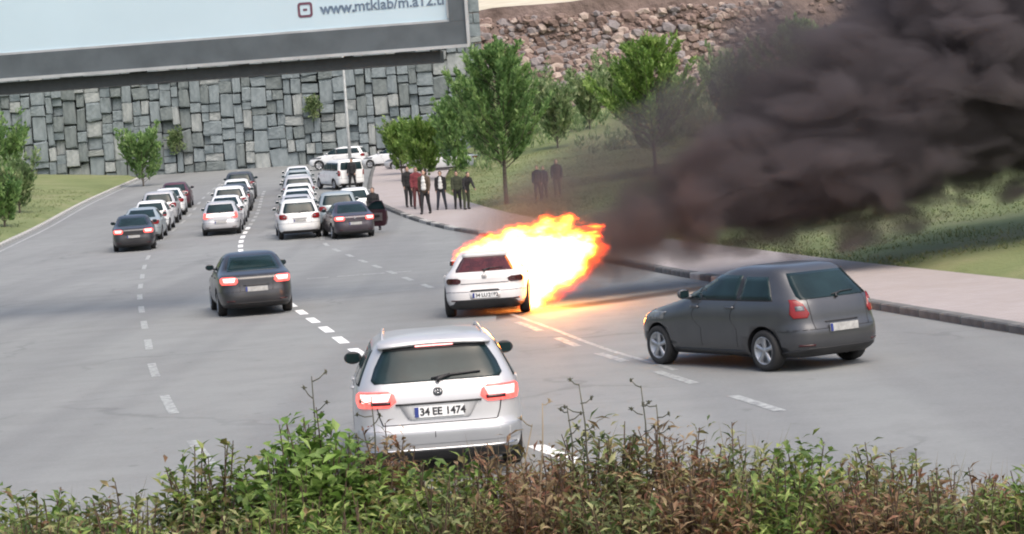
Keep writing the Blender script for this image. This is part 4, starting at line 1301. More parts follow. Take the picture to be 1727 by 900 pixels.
def tree(name, label, cat, loc, h, trunk_h, prof, mat, n_limb, per, L, W, seed, group=None, trunk_r=.11, rise=.9, n_stem=1, spread=.13, down=.25):
    rnd = random.Random(seed)
    t = empty(name, loc); tag(t, label, cat, group)
    mb = MB()
    pts = [(0, 0, -.15)]
    for k in range(1, 8): pts.append((rnd.uniform(-.05, .05) * k * .3, rnd.uniform(-.05, .05) * k * .3, trunk_h * .6 + (h * .90 - trunk_h * .6) * (k - 1) / 6))
    mb.tube(pts, [trunk_r * 1.25, trunk_r, trunk_r * .85, trunk_r * .7, trunk_r * .55, trunk_r * .4, trunk_r * .25, trunk_r * .1], 9)
    vs, fs = [], []
    for (p0, m, e, r) in limbs(prof, trunk_h, h * .93, n_limb, rise, rnd, trunk_r):
        mb.tube([p0, m, e], [trunk_r * .28, trunk_r * .17, .008], 5, False)
        ns = max(3, int(per * (.4 + r / 2)))
        for j in range(ns):
            s = .22 + .82 * (j + rnd.random()) / ns
            c = p0 * (1 - s) ** 2 + m * 2 * s * (1 - s) + e * s * s
            ax = ((e - m) * s + (m - p0) * (1 - s)).normalized()
            for q in range(7):
                d = (ax * .8 + rvec(rnd) * .9 + Vector((0, 0, .25))).normalized()
                leaf(vs, fs, c + rvec(rnd) * spread, d, rvec(rnd), L * rnd.uniform(.6, 1.35), W * rnd.uniform(.6, 1.3))
    # leader shoot
    for j in range(60):
        s = rnd.random(); c = Vector((0, 0, h * (.82 + .18 * s)))
        leaf(vs, fs, c + rvec(rnd) * .22 * (1.1 - s), (rvec(rnd) * .5 + Vector((0, 0, 1))).normalized(), rvec(rnd), L, W)
    mb.build('trunk', M['bark'], t, smooth=True)
    mb = MB(); mb.add(vs, fs)
    mb.build('crown', mat, t)
    return t

young = lambda R0: (lambda t: R0 * (0.80 + 1.1 * t if t < .18 else (1 - ((t - .18) / .82)) ** .85 + .05))
def gz(x, y): return ground_z(x, y)
tree('young_tree', 'young green tree with slim trunk on the grass behind the flames', 'tree', (-.04, 106.5, gz(-.04, 106.5)), 7.9, 1.6, young(2.45), M['leaf_tree'], 92, 14, .30, .12, 1, 'roadside trees', .10)
tree('young_tree', 'bright green tree beside the top edge of the smoke', 'tree', (7.5, 112, gz(7.5, 112)), 7.0, 1.0, young(2.6), M['leaf_lime'], 92, 14, .30, .12, 2, 'roadside trees', .10)
tree('young_tree', 'tree beyond the thick smoke, second from the bright green tree', 'tree', (15.5, 116, gz(15.5, 116)), 6.8, 1.5, young(2.2), M['leaf_tree'], 55, 12, .32, .13, 3, 'roadside trees', .10)
tree('young_tree', 'tree beyond the thick smoke at the far end of the row', 'tree', (23.5, 112, gz(23.5, 112)), 6.4, 1.5, young(2.1), M['leaf_lime'], 55, 12, .32, .13, 4, 'roadside trees', .10)
bush = lambda R0: (lambda t: R0 * (.75 + .5 * math.sin(2.6 * t)) * (1 - .55 * t))
B = [(-5.0, 140, 3.1, 1.3, 'leaf_lime', 'pale shrub behind the red-jacketed person'),
     (-3.0, 137, 4.4, 1.3, 'leaf_tree', 'tall loose shrub left of the young tree'),
     (-6.9, 150, 2.8, 1.2, 'leaf_lime', 'small pale shrub between the lamp post and the pavement group'),
     (3.6, 150, 3.0, 1.7, 'leaf_bush', 'pale shrub right of the young tree on the bank'),
     (6.4, 164, 2.6, 1.8, 'leaf_bush', 'olive shrub high on the bank between the two roadside trees'),
     (9.6, 138, 3.0, 1.7, 'leaf_tree', 'green shrub behind the bright green tree'),
     (14.5, 142, 3.2, 2.0, 'leaf_bush', 'shrub behind the smoke, middle of the bank'),
     (21.5, 140, 3.4, 2.0, 'leaf_bush', 'shrub behind the smoke, far end of the bank'),
     (-1.2, 150, 4.6, 1.7, 'leaf_bush', 'shrub straight behind the young tree'),
     (2.4, 176, 2.6, 1.8, 'leaf_bush', 'pale shrub at the foot of the rubble slope right of the young tree'),
     (9.0, 178, 2.6, 1.9, 'leaf_bush', 'pale shrub at the foot of the rubble slope behind the bright green tree'),
     (-2.2, 172, 3.2, 1.7, 'leaf_bush', 'pale shrub where the stone wall meets the rubble slope'),
     (-26.5, 118, 1.5, 1.0, 'leaf_tree', 'shrub on the lawn beyond the outer kerb, nearest the viewer'),
     (-28.5, 131, 2.0, 1.2, 'leaf_bush', 'pale shrub on the lawn beyond the outer kerb'),
     (-33.5, 150, 3.4, 1.8, 'leaf_tree', 'green shrub on the lawn under the far left of the wall'),
     (-26.5, 164, 3.0, 1.5, 'leaf_tree', 'shrub at the wall foot left of the lamp post')]
for i, (x, y, h, r, m, lab) in enumerate(B):
    tree('shrub', lab, 'shrub', (x, y, gz(x, y) - .1), h, .25, bush(r), M[m], int(26 + 8 * r * h ** .5), 9, .36, .16, 20 + i, 'shrubs on the bank', .06, 1.5, spread=.2)
# scrub and rank weeds over the bank, too many to count
rnd = random.Random(64); vs, fs = [], []
for k in range(900):
    x = rnd.uniform(-2, 26); y = rnd.uniform(138, 196)
    if mnoise.noise(Vector((x * .18, y * .1, 5))) < rnd.uniform(-.35, .25): continue
    c = Vector((x, y, gz(x, y))); hh = rnd.uniform(.25, 1.0)
    for j in range(16):
        d = (rvec(rnd) * .7 + Vector((0, 0, 1))).normalized()
        leaf(vs, fs, c + rvec(rnd) * .35 + Vector((0, 0, hh * rnd.random() * .5)), d, rvec(rnd), rnd.uniform(.25, .6), rnd.uniform(.10, .2))
mb = MB(); mb.add(vs, fs)
tag(mb.build('undergrowth', M['leaf_bush']), 'rank scrub covering the bank below the rubble slope', 'scrub', kind='stuff')
# creepers rooted in the joints of the stone wall
rnd = random.Random(41)
for i, (x, z, r, lab) in enumerate(((-4.6, 6.6, 1.1, 'creeper on the stone wall nearest the young tree, highest up'), (-6.4, 5.2, 1.3, 'creeper on the stone wall above the parked cars'), (-9.0, 6.2, .8, 'small creeper on the stone wall right of the lamp post'),
                                   (-15.5, 8.6, .9, 'small creeper on the stone wall left of the lamp post'), (-27.0, 6.6, 1.0, 'creeper on the stone wall far left of the lamp post'))):
    o = empty('wall_creeper', (x, WALL_Y - .75, z)); tag(o, lab, 'creeper', 'creepers on the stone wall')
    vs, fs = [], []; st = MB()
    for k in range(26):
        a = rnd.uniform(0, 2 * math.pi); rr = r * rnd.uniform(.3, 1.15)
        e = Vector((rr * math.cos(a) * .8, -rnd.uniform(.05, .35), rr * math.sin(a) * 1.1 - .2))
        st.tube([(0, .2, .1), e * .5 + Vector((0, -.1, .1)), e], [.03, .02, .006], 4, False)
        for j in range(34):
            s = rnd.random() ** .7
            leaf(vs, fs, e * s + rvec(rnd) * .22, (rvec(rnd) + Vector((0, -.4, -.2))).normalized(), rvec(rnd), .26, .15)
    st.build('stems', M['bark'], o); mb = MB(); mb.add(vs, fs); mb.build('leaves', M['leaf_bush'], o)

# ------------------------------------------------------------------ turf on the verge
rnd = random.Random(77)
mb = MB(); vs, fs = [], []
while len(fs) < 70000:
    y = rnd.uniform(52, 150); x = walk_in(y) + rnd.random() ** 1.3 * 20 + .1
    if rnd.random() < .3:
        y = rnd.uniform(80, 160); x = left_edge(y) - 1.3 - rnd.random() * 14
    dens = mnoise.noise(Vector((x * .25, y * .25, 0)))
    if dens < -.25 + rnd.uniform(-.2, .2): continue
    p = Vector((x, y, gz(x, y) - .01))
    hh = rnd.uniform(.03, .11) * (1.6 if dens > .35 else 1)
    a = rnd.uniform(0, math.pi); w = rnd.uniform(.012, .03)
    k = len(vs)
    dx = Vector((math.cos(a) * w, math.sin(a) * w, 0)); tip = Vector((rnd.uniform(-.08, .08), rnd.uniform(-.08, .08), hh))
    vs += [p - dx, p + dx, p + tip]; fs.append((k, k + 1, k + 2))
mb.add(vs, fs)
M['turf'] = leaf_mat('turf_blades', [(0.115, 0.155, 0.055), (0.155, 0.195, 0.070), (0.195, 0.225, 0.09), (0.25, 0.25, 0.13)], 0.3)
tag(mb.build('grass', M['turf']), 'short green grass on the verge beside the pavement', 'grass', kind='stuff')

# ------------------------------------------------------------------ the bushes in front of the camera
def hedge_shrub(loc, h, r, mat, n, L, W, seed, label, squat=.5, upright=.5):
    rnd = random.Random(seed)
    o = empty('roadside_bush', loc); tag(o, label, 'bush', 'bushes on the near bank')
    st, lv, lf = MB(), [], []
    for k in range(n):
        a = rnd.uniform(0, 2 * math.pi); rr = r * math.sqrt(rnd.random())
        hh = h * (1 - .30 * (rr / r) ** 2) * rnd.uniform(.5, 1.12)
        b = Vector((rr * .45 * math.cos(a), rr * .45 * math.sin(a), -.05))
        e = Vector((rr * math.cos(a), rr * math.sin(a), hh))
        mid = (b + e) / 2 + Vector((rnd.uniform(-.05, .05), rnd.uniform(-.05, .05), hh * .12))
        if k % 2 == 0: st.tube([b, mid, e], [.007, .005, .002], 4, False)
        m = 16
        for j in range(m):
            t = .18 + .82 * (j + rnd.random()) / m
            p = b * (1 - t) ** 2 + mid * 2 * t * (1 - t) + e * t * t
            d = (Vector((math.cos(a + j * 2.4), math.sin(a + j * 2.4), upright)) + rvec(rnd) * .6).normalized()
            leaf(lv, lf, p, d, Vector((0, 0, 1)) + rvec(rnd) * .7, L * rnd.uniform(.55, 1.35), W * rnd.uniform(.6, 1.25))
    st.build('stems', M['twig'], o)
    mb = MB(); mb.add(lv, lf); mb.build('foliage', mat, o)
    return o
H = [ # x, y, height, radius, leaf kind, stems, leaf L, W, label
 (-.96, 10.0, .80, .34, 'leaf_lime', 200, .075, .034, 'bright green broad-leaved bush left of the silver estate'),
 (-.66, 10.25, .74, .20, 'leaf_rust', 90, .062, .018, 'rusty dry bush between the bright green bush and the estate'),
 (-.60, 9.85, .62, .26, 'leaf_hedge', 130, .065, .026, 'green bush under the estate’s left tail light'),
 (-.34, 10.05, .60, .28, 'leaf_hedge', 120, .060, .024, 'green bush below the estate’s number plate'),
 (-.10, 10.2, .62, .26, 'leaf_rust', 130, .065, .014, 'red-brown dry bush under the estate’s bumper'),
 (.13, 10.0, .60, .27, 'leaf_rust', 120, .060, .014, 'brown bush below the estate’s right rear wheel'),
 (.36, 10.15, .70, .30, 'leaf_dull', 140, .070, .018, 'dull green weedy bush right of the estate'),
 (.64, 10.05, .68, .28, 'leaf_rust', 120, .060, .016, 'reddish bush beneath the tallest dead stalks'),
 (.92, 10.2, .66, .30, 'leaf_dull', 120, .066, .018, 'dull olive bush two along from the tallest dead stalks'),
 (1.25, 10.0, .60, .32, 'leaf_hedge', 120, .062, .024, 'green bush below the dark grey hatchback'),
 (1.62, 10.2, .56, .32, 'leaf_dull', 110, .062, .020, 'olive bush below the dark grey hatchback’s tail'),
 (1.98, 10.0, .50, .33, 'leaf_rust', 100, .060, .016, 'brown bush near the bottom right corner'),
 (2.36, 10.2, .48, .33, 'leaf_hedge', 100, .062, .022, 'green bush at the bottom right corner'),
 (-1.42, 10.15, .70, .33, 'leaf_hedge', 130, .066, .028, 'green bush left of the bright broad-leaved bush'),
 (-1.92, 10.0, .58, .33, 'leaf_dull', 110, .062, .022, 'olive bush near the bottom left corner'),
 (-2.30, 10.2, .58, .33, 'leaf_hedge', 110, .062, .024, 'green bush at the bottom left corner'),
]
for i, (x, y, h, r, m, n, L, W, lab) in enumerate(H):
    hedge_shrub((x, y, gz(x, y)), h, r, M[m], int(n * 1.25), L * 1.05, W * 1.15, 100 + i, lab.replace('’', "'"))
FRONT = ['low green bush in the bottom left corner, front row', 'low olive bush second along the bottom edge from the left corner', 'low green bush third along the bottom edge from the left corner',
         'low olive bush fourth along the bottom edge from the left corner', 'low green bush in front of the bright green bush', 'low green bush in front of the rusty dry bush', 'low olive bush below the estate left of its plate',
         'low red-brown bush at the bottom edge right below the estate plate', 'low olive bush at the bottom edge below the estate right lamp', 'low red-brown bush in front of the tallest dead stalk',
         'low green bush in front of the branched dead stalk', 'low red-brown bush fourth along the bottom edge from the right corner', 'low olive bush third along the bottom edge from the right corner',
         'low green bush second along the bottom edge from the right corner', 'low olive bush in the bottom right corner, front row']
# lower front row that closes the bottom of the view
for i in range(15):
    x = -2.45 + i * .35; y = 9.35 + .1 * math.sin(i * 2.1)
    m = ['leaf_hedge', 'leaf_dull', 'leaf_rust'][[0, 1, 0, 1, 0, 0, 1, 2, 1, 2, 0, 2, 1, 0, 1][i]]
    hedge_shrub((x, y, gz(x, y)), .58, .29, M[m], 165, .060, .020, 300 + i,
                FRONT[i])
# straw-coloured weeds and grass among the bushes
rnd = random.Random(9); mb = MB(); vs, fs = [], []
for k in range(2600):
    x = rnd.uniform(-2.6, 2.6); y = rnd.uniform(9.2, 11.2)
    p = Vector((x, y, gz(x, y) - .02)); hh = rnd.uniform(.25, .62) * (1.05 if -.3 < x < 1.2 else .85)
    b = Vector((rnd.uniform(-.5, .5), rnd.uniform(-.3, .3), 0)) * hh * .6
    a = rnd.uniform(0, math.pi); w = rnd.uniform(.002, .0045); s = Vector((math.cos(a) * w, math.sin(a) * w, 0))
    k0 = len(vs); q = p + b * .35 + Vector((0, 0, hh * .6))
    vs += [p - s, p + s, q - s * .8, q + s * .8, p + b + Vector((0, 0, hh))]
    fs += [(k0, k0 + 1, k0 + 3, k0 + 2), (k0 + 2, k0 + 3, k0 + 4)]
mb.add(vs, fs)
M['straw'] = leaf_mat('straw_blades', [(0.13, 0.10, 0.055), (0.20, 0.155, 0.085), (0.16, 0.17, 0.07), (0.34, 0.28, 0.18)], .2)
tag(mb.build('weeds', M['straw']), 'dry straw-coloured weeds among the near bushes', 'weeds', kind='stuff')

def dead_stalk(x, y, h, lean, seed, label, mat='stalk_dark', heads=6, r=.006):
    rnd = random.Random(seed)
    o = empty('dead_stalk', (x, y, gz(x, y))); tag(o, label, 'stalk', 'dead stalks above the bushes')
    mb = MB(); top = Vector((lean, 0, h))
    pts = [Vector((0, 0, -.05)), Vector((lean * .3, .01, h * .45)), Vector((lean * .7 + .01, 0, h * .8)), top]
    mb.tube(pts, [r, r * .85, r * .6, r * .4], 6); mb.build('stem', M[mat], o, smooth=True)
    for k in range(heads):
        t = 1 - k * .07 - rnd.uniform(0, .04)
        p = Vector((lean * t, 0, h * t))
        e = p + Vector((rnd.choice((-1, 1)) * rnd.uniform(.025, .075), rnd.uniform(-.03, .03), rnd.uniform(.01, .05)))
        m2 = MB(); m2.tube([p, (p + e) / 2 + Vector((0, 0, -.008)), e], [r * .5, r * .45, r * .35], 5)
        br = m2.build('branch', M[mat], o, smooth=True)
        m2 = MB(); m2.ball(e, (.006, .006, .010), 8, 6)
        for j in range(5):
            d = rvec(rnd).normalized(); m2.tube([e, e + d * .016], [.003, .001], 4)
        m2.build('seed_head', M[mat], br)
dead_stalk(.285, 10.1, .90, -.02, 1, 'tall dead stalk with dark seed heads right of the estate', heads=7)
dead_stalk(.215, 10.15, .80, -.01, 2, 'thinner dead stalk close beside the estate, slightly bent', heads=4)
dead_stalk(.545, 10.1, .88, .0, 3, 'branched dead stalk standing apart in front of the open road', heads=7)
dead_stalk(.60, 10.2, .78, .015, 4, 'shorter dead stalk next to the branched one', heads=4)
dead_stalk(-.97, 10.1, 1.02, .03, 5, 'dark leafy stalk rising from the bright green bush', heads=6)
dead_stalk(-.70, 10.2, .90, .015, 6, 'slim stalk above the rusty bush left of the estate', heads=6)
dead_stalk(-.13, 9.7, .78, .17, 7, 'pale leaning straw stalk across the estate’s bumper'.replace('’', "'"), 'stalk', 1, .0055)
dead_stalk(.02, 9.6, .88, .07, 8, 'long pale straw stalk crossing the estate’s right rear wheel'.replace('’', "'"), 'stalk', 1, .0055)

# ------------------------------------------------------------------ people
SKIN = plain('skin', (0.42, 0.26, 0.19), 0.55, 0.0, 0.15)
M['hair'] = plain('dark_hair', (0.02, 0.016, 0.013), 0.6)
M['shoe'] = plain('dark_shoes', (0.025, 0.022, 0.022), 0.6)
M['eye'] = plain('eyes', (0.02, 0.015, 0.012), 0.3)
def cloth(name, c): return plain('cloth_' + name, c, 0.9, 0.0, 0.35, 7.0)
CL = {k: cloth(k, c) for k, c in dict(black=(.02, .02, .022), navy=(.025, .03, .045), red=(.22, .045, .055), brown=(.085, .062, .042), white=(.72, .72, .70), khaki=(.12, .115, .075), jean=(.045, .055, .075), olive=(.05, .058, .035), maroon=(.10, .03, .032), grey=(.16, .16, .165)).items()}

def person(label, loc, heading, h=1.74, top='black', legs='black', stride=0.0, arms=(.12, .12), elbow=(.3, .3), bend=0.0, shirt=None, spread=.10, look=0.0):
    """arms: forward swing of each upper arm; bend: trunk leaning forward (radians); figure faces +y"""
    s = h / 1.75
    P = empty('person', loc, R(heading)); tag(P, label, 'person', 'bystanders watching the fire')
    hip = Vector((0, 0, .93))
    def up(z, y=0.0):       # a point of the trunk, bent about the hips
        d = z - .93
        return Vector((0, y * math.cos(bend) + d * math.sin(bend), .93 + d * math.cos(bend) - y * math.sin(bend)))
    J = {}
    for sg in (-1, 1):
        st = stride * sg
        J['hip', sg] = hip + Vector((sg * .095, 0, -.02))
        J['knee', sg] = Vector((sg * (.095 + spread * .5), math.sin(st) * .43 + .03, .93 - .02 - .43 * math.cos(st)))
        J['ankle', sg] = Vector((sg * (.095 + spread), math.sin(st) * .80 - (.05 if st < 0 else 0), .085))
        J['sh', sg] = up(1.42) + Vector((sg * .185, 0, 0))
        a = arms[0 if sg < 0 else 1]; e = elbow[0 if sg < 0 else 1]
        J['el', sg] = J['sh', sg] + Vector((sg * .045, math.sin(a) * .28, -math.cos(a) * .28))
        J['wr', sg] = J['el', sg] + Vector((-sg * .01, math.sin(a + e) * .25, -math.cos(a + e) * .25))
    def tube2(mb, a, b, r1, r2): mb.ball(a, r1, 10, 8); mb.ball(b, r2, 10, 8); mb.tube([a, b], [r1, r2], 10)
    def trunk(mb, g):
        mb.ball(hip + Vector((0, 0, .0)), (.165 + g, .115 + g, .13 + g)); 
        for z, rx, ry in ((1.05, .150, .105), (1.2, .165, .112), (1.33, .180, .118), (1.41, .165, .10)): mb.ball(up(z), (rx + g, ry + g, .13 + g))
    def arms_(mb, g, full=True):
        for sg in (-1, 1):
            tube2(mb, J['sh', sg], J['el', sg], .055 + g, .043 + g); tube2(mb, J['el', sg], J['wr', sg], .042 + g, .028 + g * (1 if full else .6))
    def legs_(mb, g):
        for sg in (-1, 1):
            tube2(mb, J['hip', sg], J['knee', sg], .088 + g, .058 + g); tube2(mb, J['knee', sg], J['ankle', sg], .057 + g, .040 + g)
    b = MB()
    trunk(b, 0); arms_(b, 0); legs_(b, 0)
    b.tube([up(1.45), up(1.58, .01)], [.06, .055], 10)
    hc = up(1.645, .02)
    b.ball(hc, (.074, .092, .112), 16, 12); b.ball(hc + Vector((0, .07, -.06)), (.05, .04, .05))
    nz = Vector((math.sin(look), math.cos(look), 0)); sd = Vector((nz.y, -nz.x, 0))
    b.ball(hc + nz * .098 + Vector((0, 0, -.012)), (.014, .022, .022), 8, 6)
    for sg in (-1, 1): b.ball(hc + sd * sg * .078 + Vector((0, 0, -.005)), (.014, .02, .03), 8, 6)
    b.ball(hc + nz * .09 + Vector((0, 0, -.058)), (.024, .012, .009), 8, 6)
    for sg in (-1, 1):
        f = J['ankle', sg]; b.ball(f + Vector((0, .06, -.045)), (.042, .125, .04))
        w = J['wr', sg]; d = (w - J['el', sg]).normalized()
        b.ball(w + d * .055, (.026, .036, .05))
        for k in range(4):
            q = w + d * (.09) + Vector((0, (k - 1.5) * .019, 0)); ln = (.06, .072, .068, .052)[k]
            kn = q + d * ln * .55; tp = kn + (d + Vector((-sg * .55, .05, 0))).normalized() * ln * .5
            b.tube([q, kn, tp], [.0095, .009, .0075], 7)
        q = w + d * .03 + Vector((0, .03, 0)); b.tube([q, q + d * .035 + Vector((0, .02, 0)), q + d * .07 + Vector((-sg * .008, .022, 0))], [.011, .0105, .009], 7)
    me = remesh(b, .0115, 1); me.materials.append(SKIN); bo = link('body', me, None, P)
    c = MB(); legs_(c, .016); c.ball(hip, (.178, .13, .13)); 
    me = remesh(c, .02, 3); me.materials.append(CL[legs]); link('trousers', me, None, P)
    c = MB(); trunk(c, .022); arms_(c, .017); c.tube([up(1.46), up(1.52)], [.085, .07], 10)
    me = remesh(c, .02, 3); me.materials.append(CL[top]); link('jacket', me, None, P)
    if shirt:
        c = MB()
        for z, w in ((1.02, .115), (1.15, .11), (1.3, .095), (1.42, .07)): c.ball(up(z, .108), (w, .05, .10))
        me = remesh(c, .015, 2); me.materials.append(CL[shirt]); link('shirt', me, None, P)
    c = MB()
    for sg in (-1, 1): f = J['ankle', sg]; c.ball(f + Vector((0, .062, -.045)), (.05, .138, .046)); c.ball(f + Vector((0, 0, -.01)), (.05, .055, .06))
    me = remesh(c, .014, 1); me.materials.append(M['shoe']); link('shoes', me, None, P)
    c = MB(); c.ball(hc + Vector((0, -.018, .028)), (.083, .092, .100), 14, 10); c.ball(hc + Vector((0, -.045, -.03)), (.072, .062, .075), 12, 8)
    me = remesh(c, .012, 1); me.materials.append(M['hair']); link('hair', me, None, P)
    c = MB()
    for sg in (-1, 1): c.ball(hc + nz * .084 + sd * sg * .031 + Vector((0, 0, .01)), (.011, .009, .007), 8, 6)
    me = c.mesh('eyes', True); me.materials.append(M['eye']); link('eyes', me, None, bo)
    P.scale = (s * 1.05, s * 1.05, s * 1.05)
    return P
def wz(x, y): return zg(y) + .135
FACE = 180      # towards the camera and the fire
person('person in dark clothes at the left end of the pavement group', (-4.85, 110.5, wz(0, 110.5)), 200, 1.9, 'black', 'black', .12, (.05, .1), (.2, .3), spread=.04)
person('person in a red jacket standing with the group on the pavement', (-4.35, 108.6, wz(0, 108.6)), 190, 1.92, 'red', 'maroon', .05, (.05, .0), (.3, .25), spread=.04)
person('tall person in brown clothes walking nearest the kerb', (-3.80, 103.9, wz(0, 103.9)), 165, 1.95, 'brown', 'black', .22, (.2, -.15), (.2, .2), shirt='white', spread=.02)
person('person in an open dark jacket over a white shirt', (-3.12, 106.4, wz(0, 106.4)), 178, 1.74, 'black', 'navy', 0, (.02, .02), (.2, .2), shirt='white', spread=.10)
person('slim person in olive clothes just right of the white-shirted person', (-2.34, 106.0, wz(0, 106)), 185, 1.70, 'olive', 'black', .05, (.1, .1), (.3, .3), spread=.03)
person('person in black bending forward at the right end of the pavement group', (-1.92, 105.2, wz(0, 105.2)), -150, 1.72, 'black', 'olive', .18, (.35, .2), (.4, .3), bend=.38)
person('dark figure standing on the grass right of the young tree', (1.48, 105.6, gz(1.48, 105.6)), 170, 1.6, 'black', 'black', .1, (.1, .1), (.3, .3), spread=.02)
person('smaller dark figure beside the one on the grass', (1.78, 106.6, gz(1.78, 106.6)), 175, 1.5, 'navy', 'black', .1, (.1, .1), (.3, .3), spread=.02)
person('dark-clothed figure at the edge of the thin smoke', (2.42, 106.4, gz(2.42, 106.4)), 180, 1.72, 'black', 'khaki', .0, (.1, .1), (.25, .25), spread=.02)
person('person in dark clothes by the open door of the charcoal saloon', (-5.78, 96.6, zg(96.6)), 170, 1.76, 'black', 'navy', .05, (.1, .1), (.4, .4))
person('person in black standing against the white van', (-9.3, 136.2, zg(136.2)), 165, 1.78, 'black', 'black', .05, (.1, .1), (.4, .4))
person('distant person in black walking between the parked cars', (-5.2, 154.0, gz(-5.2, 154.0)), 175, 1.75, 'black', 'navy', .15, (.1, .1), (.4, .4))

# ------------------------------------------------------------------ fire and smoke (real volumes)
def blob_field(t, co, balls, k):
    """signed distance to a smooth union of balls, inside the shader"""
    d = None
    for (c, r) in balls:
        e = t.math('SUBTRACT', t.vmath('DISTANCE', co, tuple(c)), r)
        d = e if d is None else t.math('SMOOTH_MIN', d, e, k)
    return d

def blob_mesh(balls, grow, voxel):
    mb = MB()
    for c, r in balls: mb.ball(c, r + grow, 20, 14)
    me = remesh(mb, voxel, 6)
    return me

FO = Vector((0.25, 48.1, -0.12))        # foot of the flames
FIRE = [((-1.20, -.30, 1.30), .17), ((-.95, -.20, 1.36), .24), ((-.60, -.10, 1.42), .31), ((-.20, .0, 1.44), .39), ((.20, .05, 1.30), .46), ((.60, .1, 1.22), .54), ((1.0, .1, 1.20), .48),
        ((1.36, .1, 1.28), .32), ((1.42, .1, 1.52), .18), ((.40, .1, .72), .46), ((.85, .1, .85), .42), ((1.22, .1, 1.0), .28), ((.22, -.05, .35), .27), ((.14, -.15, .12), .17), ((.0, .2, 1.70), .17), ((.42, .2, 1.74), .15), ((.88, .2, 1.68), .18), ((1.25, .15, 1.62), .14), ((1.62, .15, 1.66), .09), ((1.02, .2, 1.95), .08), ((.58, .2, 1.98), .08), ((1.72, .1, 1.30), .10), ((1.60, .1, 1.02), .09)]
def flame_mat():
    t = NT('flame_volume')
    co = t.coord()
    mp = t.n('ShaderNodeMapping'); mp.inputs['Rotation'].default_value = (0, R(35), 0); mp.inputs['Scale'].default_value = (1.2, 2.0, 2.6)
    t.t.links.new(co, mp.inputs[0])
    nz = t.noise(mp.outputs[0], 1.15, 5, 0.62, .6)
    d = blob_field(t, co, FIRE, .18)
    f = t.math('ADD', d, t.math('MULTIPLY', t.math('SUBTRACT', nz, .5), .68))
    fine = t.noise(mp.outputs[0], 4.2, 4, 0.6, .9)
    f = t.math('ADD', f, t.math('MULTIPLY', t.math('SUBTRACT', fine, .5), .46))
    # f < 0 inside. thickness of glow from the edge inwards
    s = t.math('MULTIPLY_ADD', f, -2.8, 0.34, clamp=True)
    sx = t.n('ShaderNodeSeparateXYZ'); t.t.links.new(co, sx.inputs[0])
    cool = t.math('MULTIPLY_ADD', t.math('SUBTRACT', sx.outputs[0], sx.outputs[2]), 1.3, .12, clamp=True)
    colr = t.ramp(t.math('SUBTRACT', s, t.math('MULTIPLY', cool, .62), clamp=True), [(0.0, (0.55, 0.02, 0.002)), (0.22, (1.0, 0.07, 0.004)), (0.5, (1.0, 0.34, 0.025)), (1.0, (1.0, 0.55, 0.17))])
    stren = t.math('MULTIPLY', t.math('MULTIPLY', t.math('POWER', s, 1.4), 62.0), t.math('SUBTRACT', 1.0, t.math('MULTIPLY', cool, .93), clamp=True))
    em = t.n('ShaderNodeVolumePrincipled')
    em.inputs['Color'].default_value = (0.08, 0.05, 0.045, 1)
    t.put(em.inputs['Density'], t.math('MULTIPLY', s, 2.0))
    t.put(em.inputs['Emission Strength'], stren)
    t.put(em.inputs['Emission Color'], colr)
    t.t.links.new(em.outputs[0], t.out.inputs['Volume'])
    return t.m
me = blob_mesh(FIRE, .20, .07)
me.materials.append(flame_mat())
flames = link('flames', me, None, None, FO)
tag(flames, 'bright white-yellow flames with orange edges blowing off the burning car', 'fire')
ld = bpy.data.lights.new('flame_light', 'POINT')
ld.energy = 220; ld.color = (1.0, 0.20, 0.02); ld.shadow_soft_size = .45
lo = bpy.data.objects.new('flame_light', ld); COL.objects.link(lo); lo.parent = flames; lo.location = (.55, -.3, .35)

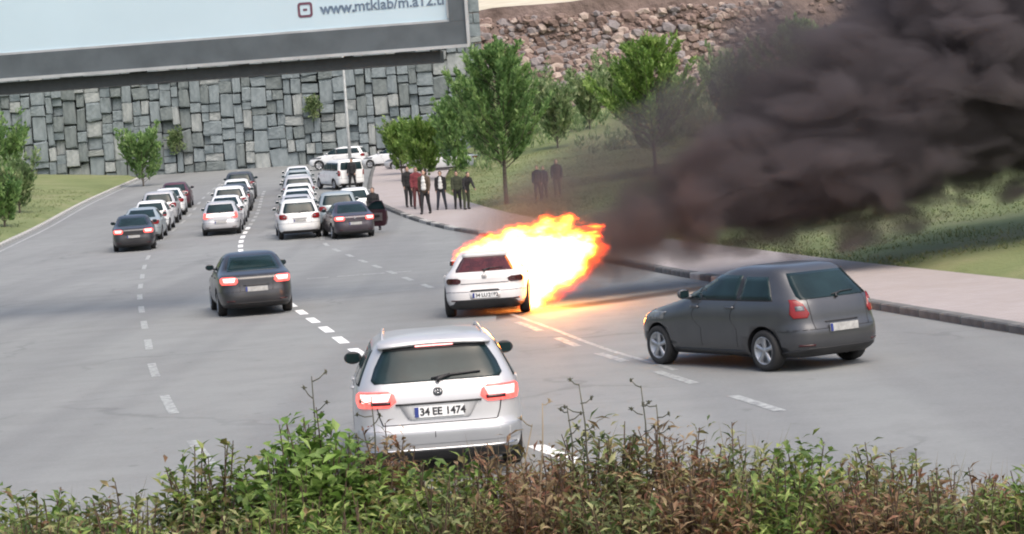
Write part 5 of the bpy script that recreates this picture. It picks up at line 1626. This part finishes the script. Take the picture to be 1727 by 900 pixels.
SO = Vector((1.65, 50.9, -0.12))
SMOKE = [((-1.45, -2.3, 1.85), .24), ((-.95, -2.2, 1.90), .32), ((-.45, -2.1, 1.75), .42), ((-.15, -2.0, 1.35), .50), ((-.75, -1.6, 1.20), .45), ((-.40, -1.3, 1.20), .65), ((.10, -.8, 1.30), .80), ((.75, -.3, 1.42), .95), ((1.5, 0, 1.68), 1.12), ((2.6, .3, 2.08), 1.40), ((3.9, .7, 2.65), 1.75), ((5.5, 1.2, 3.0), 2.3), ((7.4, 1.8, 3.9), 2.7), ((9.6, 2.6, 5.0), 3.3), ((12.2, 3.5, 6.3), 3.9), ((15.2, 4.6, 8.0), 4.7)]
VEIL = [((-2.2, -2.0, 1.80), .50), ((-1.6, -1.7, 1.95), .75), ((-1.0, -1.0, 2.1), .95), ((-.5, -.1, 2.4), 1.0), ((.4, .5, 2.75), 1.15), ((1.6, .8, 3.1), 1.3), ((3.0, 1.1, 3.7), 1.5), ((5.0, 1.6, 4.6), 2.0)]
def smoke_mat():
    t = NT('smoke_volume')
    co = t.coord()
    mp = t.n('ShaderNodeMapping'); mp.inputs['Rotation'].default_value = (0, R(25), 0); mp.inputs['Scale'].default_value = (.7, 1.0, 1.2)
    t.t.links.new(co, mp.inputs[0])
    nz = t.noise(mp.outputs[0], .85, 4, 0.6, .8)
    sx = t.n('ShaderNodeSeparateXYZ'); t.t.links.new(co, sx.inputs[0])
    grow = t.math('MULTIPLY_ADD', sx.outputs[0], .13, .50)
    wob = t.math('MULTIPLY', t.math('MULTIPLY', t.math('SUBTRACT', nz, .5), 2.3), grow)
    roll = t.n('ShaderNodeTexVoronoi', feature='SMOOTH_F1'); roll.inputs['Scale'].default_value = 1.05; roll.inputs['Smoothness'].default_value = .35; roll.inputs['Detail'].default_value = 0.0
    t.t.links.new(mp.outputs[0], roll.inputs['Vector'])
    wob = t.math('ADD', wob, t.math('MULTIPLY', t.math('SUBTRACT', roll.outputs['Distance'], .42), t.math('MULTIPLY', grow, .9)))
    d1 = t.math('ADD', blob_field(t, co, SMOKE, .5), wob)
    d2 = t.math('ADD', blob_field(t, co, VEIL, .4), t.math('MULTIPLY', wob, .55))
    dense = t.math('MULTIPLY', t.math('MULTIPLY_ADD', d1, -1.5, 0.14, clamp=True), 2.9)
    veil = t.math('MULTIPLY', t.math('MULTIPLY_ADD', d2, -1.3, 0.30, clamp=True), 0.85)
    v = t.n('ShaderNodeVolumePrincipled')
    v.inputs['Color'].default_value = (0.175, 0.158, 0.172, 1)
    v.inputs['Anisotropy'].default_value = 0.1
    t.put(v.inputs['Density'], t.math('MAXIMUM', dense, veil))
    t.t.links.new(v.outputs[0], t.out.inputs['Volume'])
    t.m.cycles.volume_step_rate = 0.35
    return t.m
me = blob_mesh(SMOKE + VEIL, .45, .16)
me.materials.append(smoke_mat())
smoke = link('smoke', me, None, None, SO)
tag(smoke, 'dark grey-brown smoke plume blowing away from the burning car', 'smoke', kind='stuff')
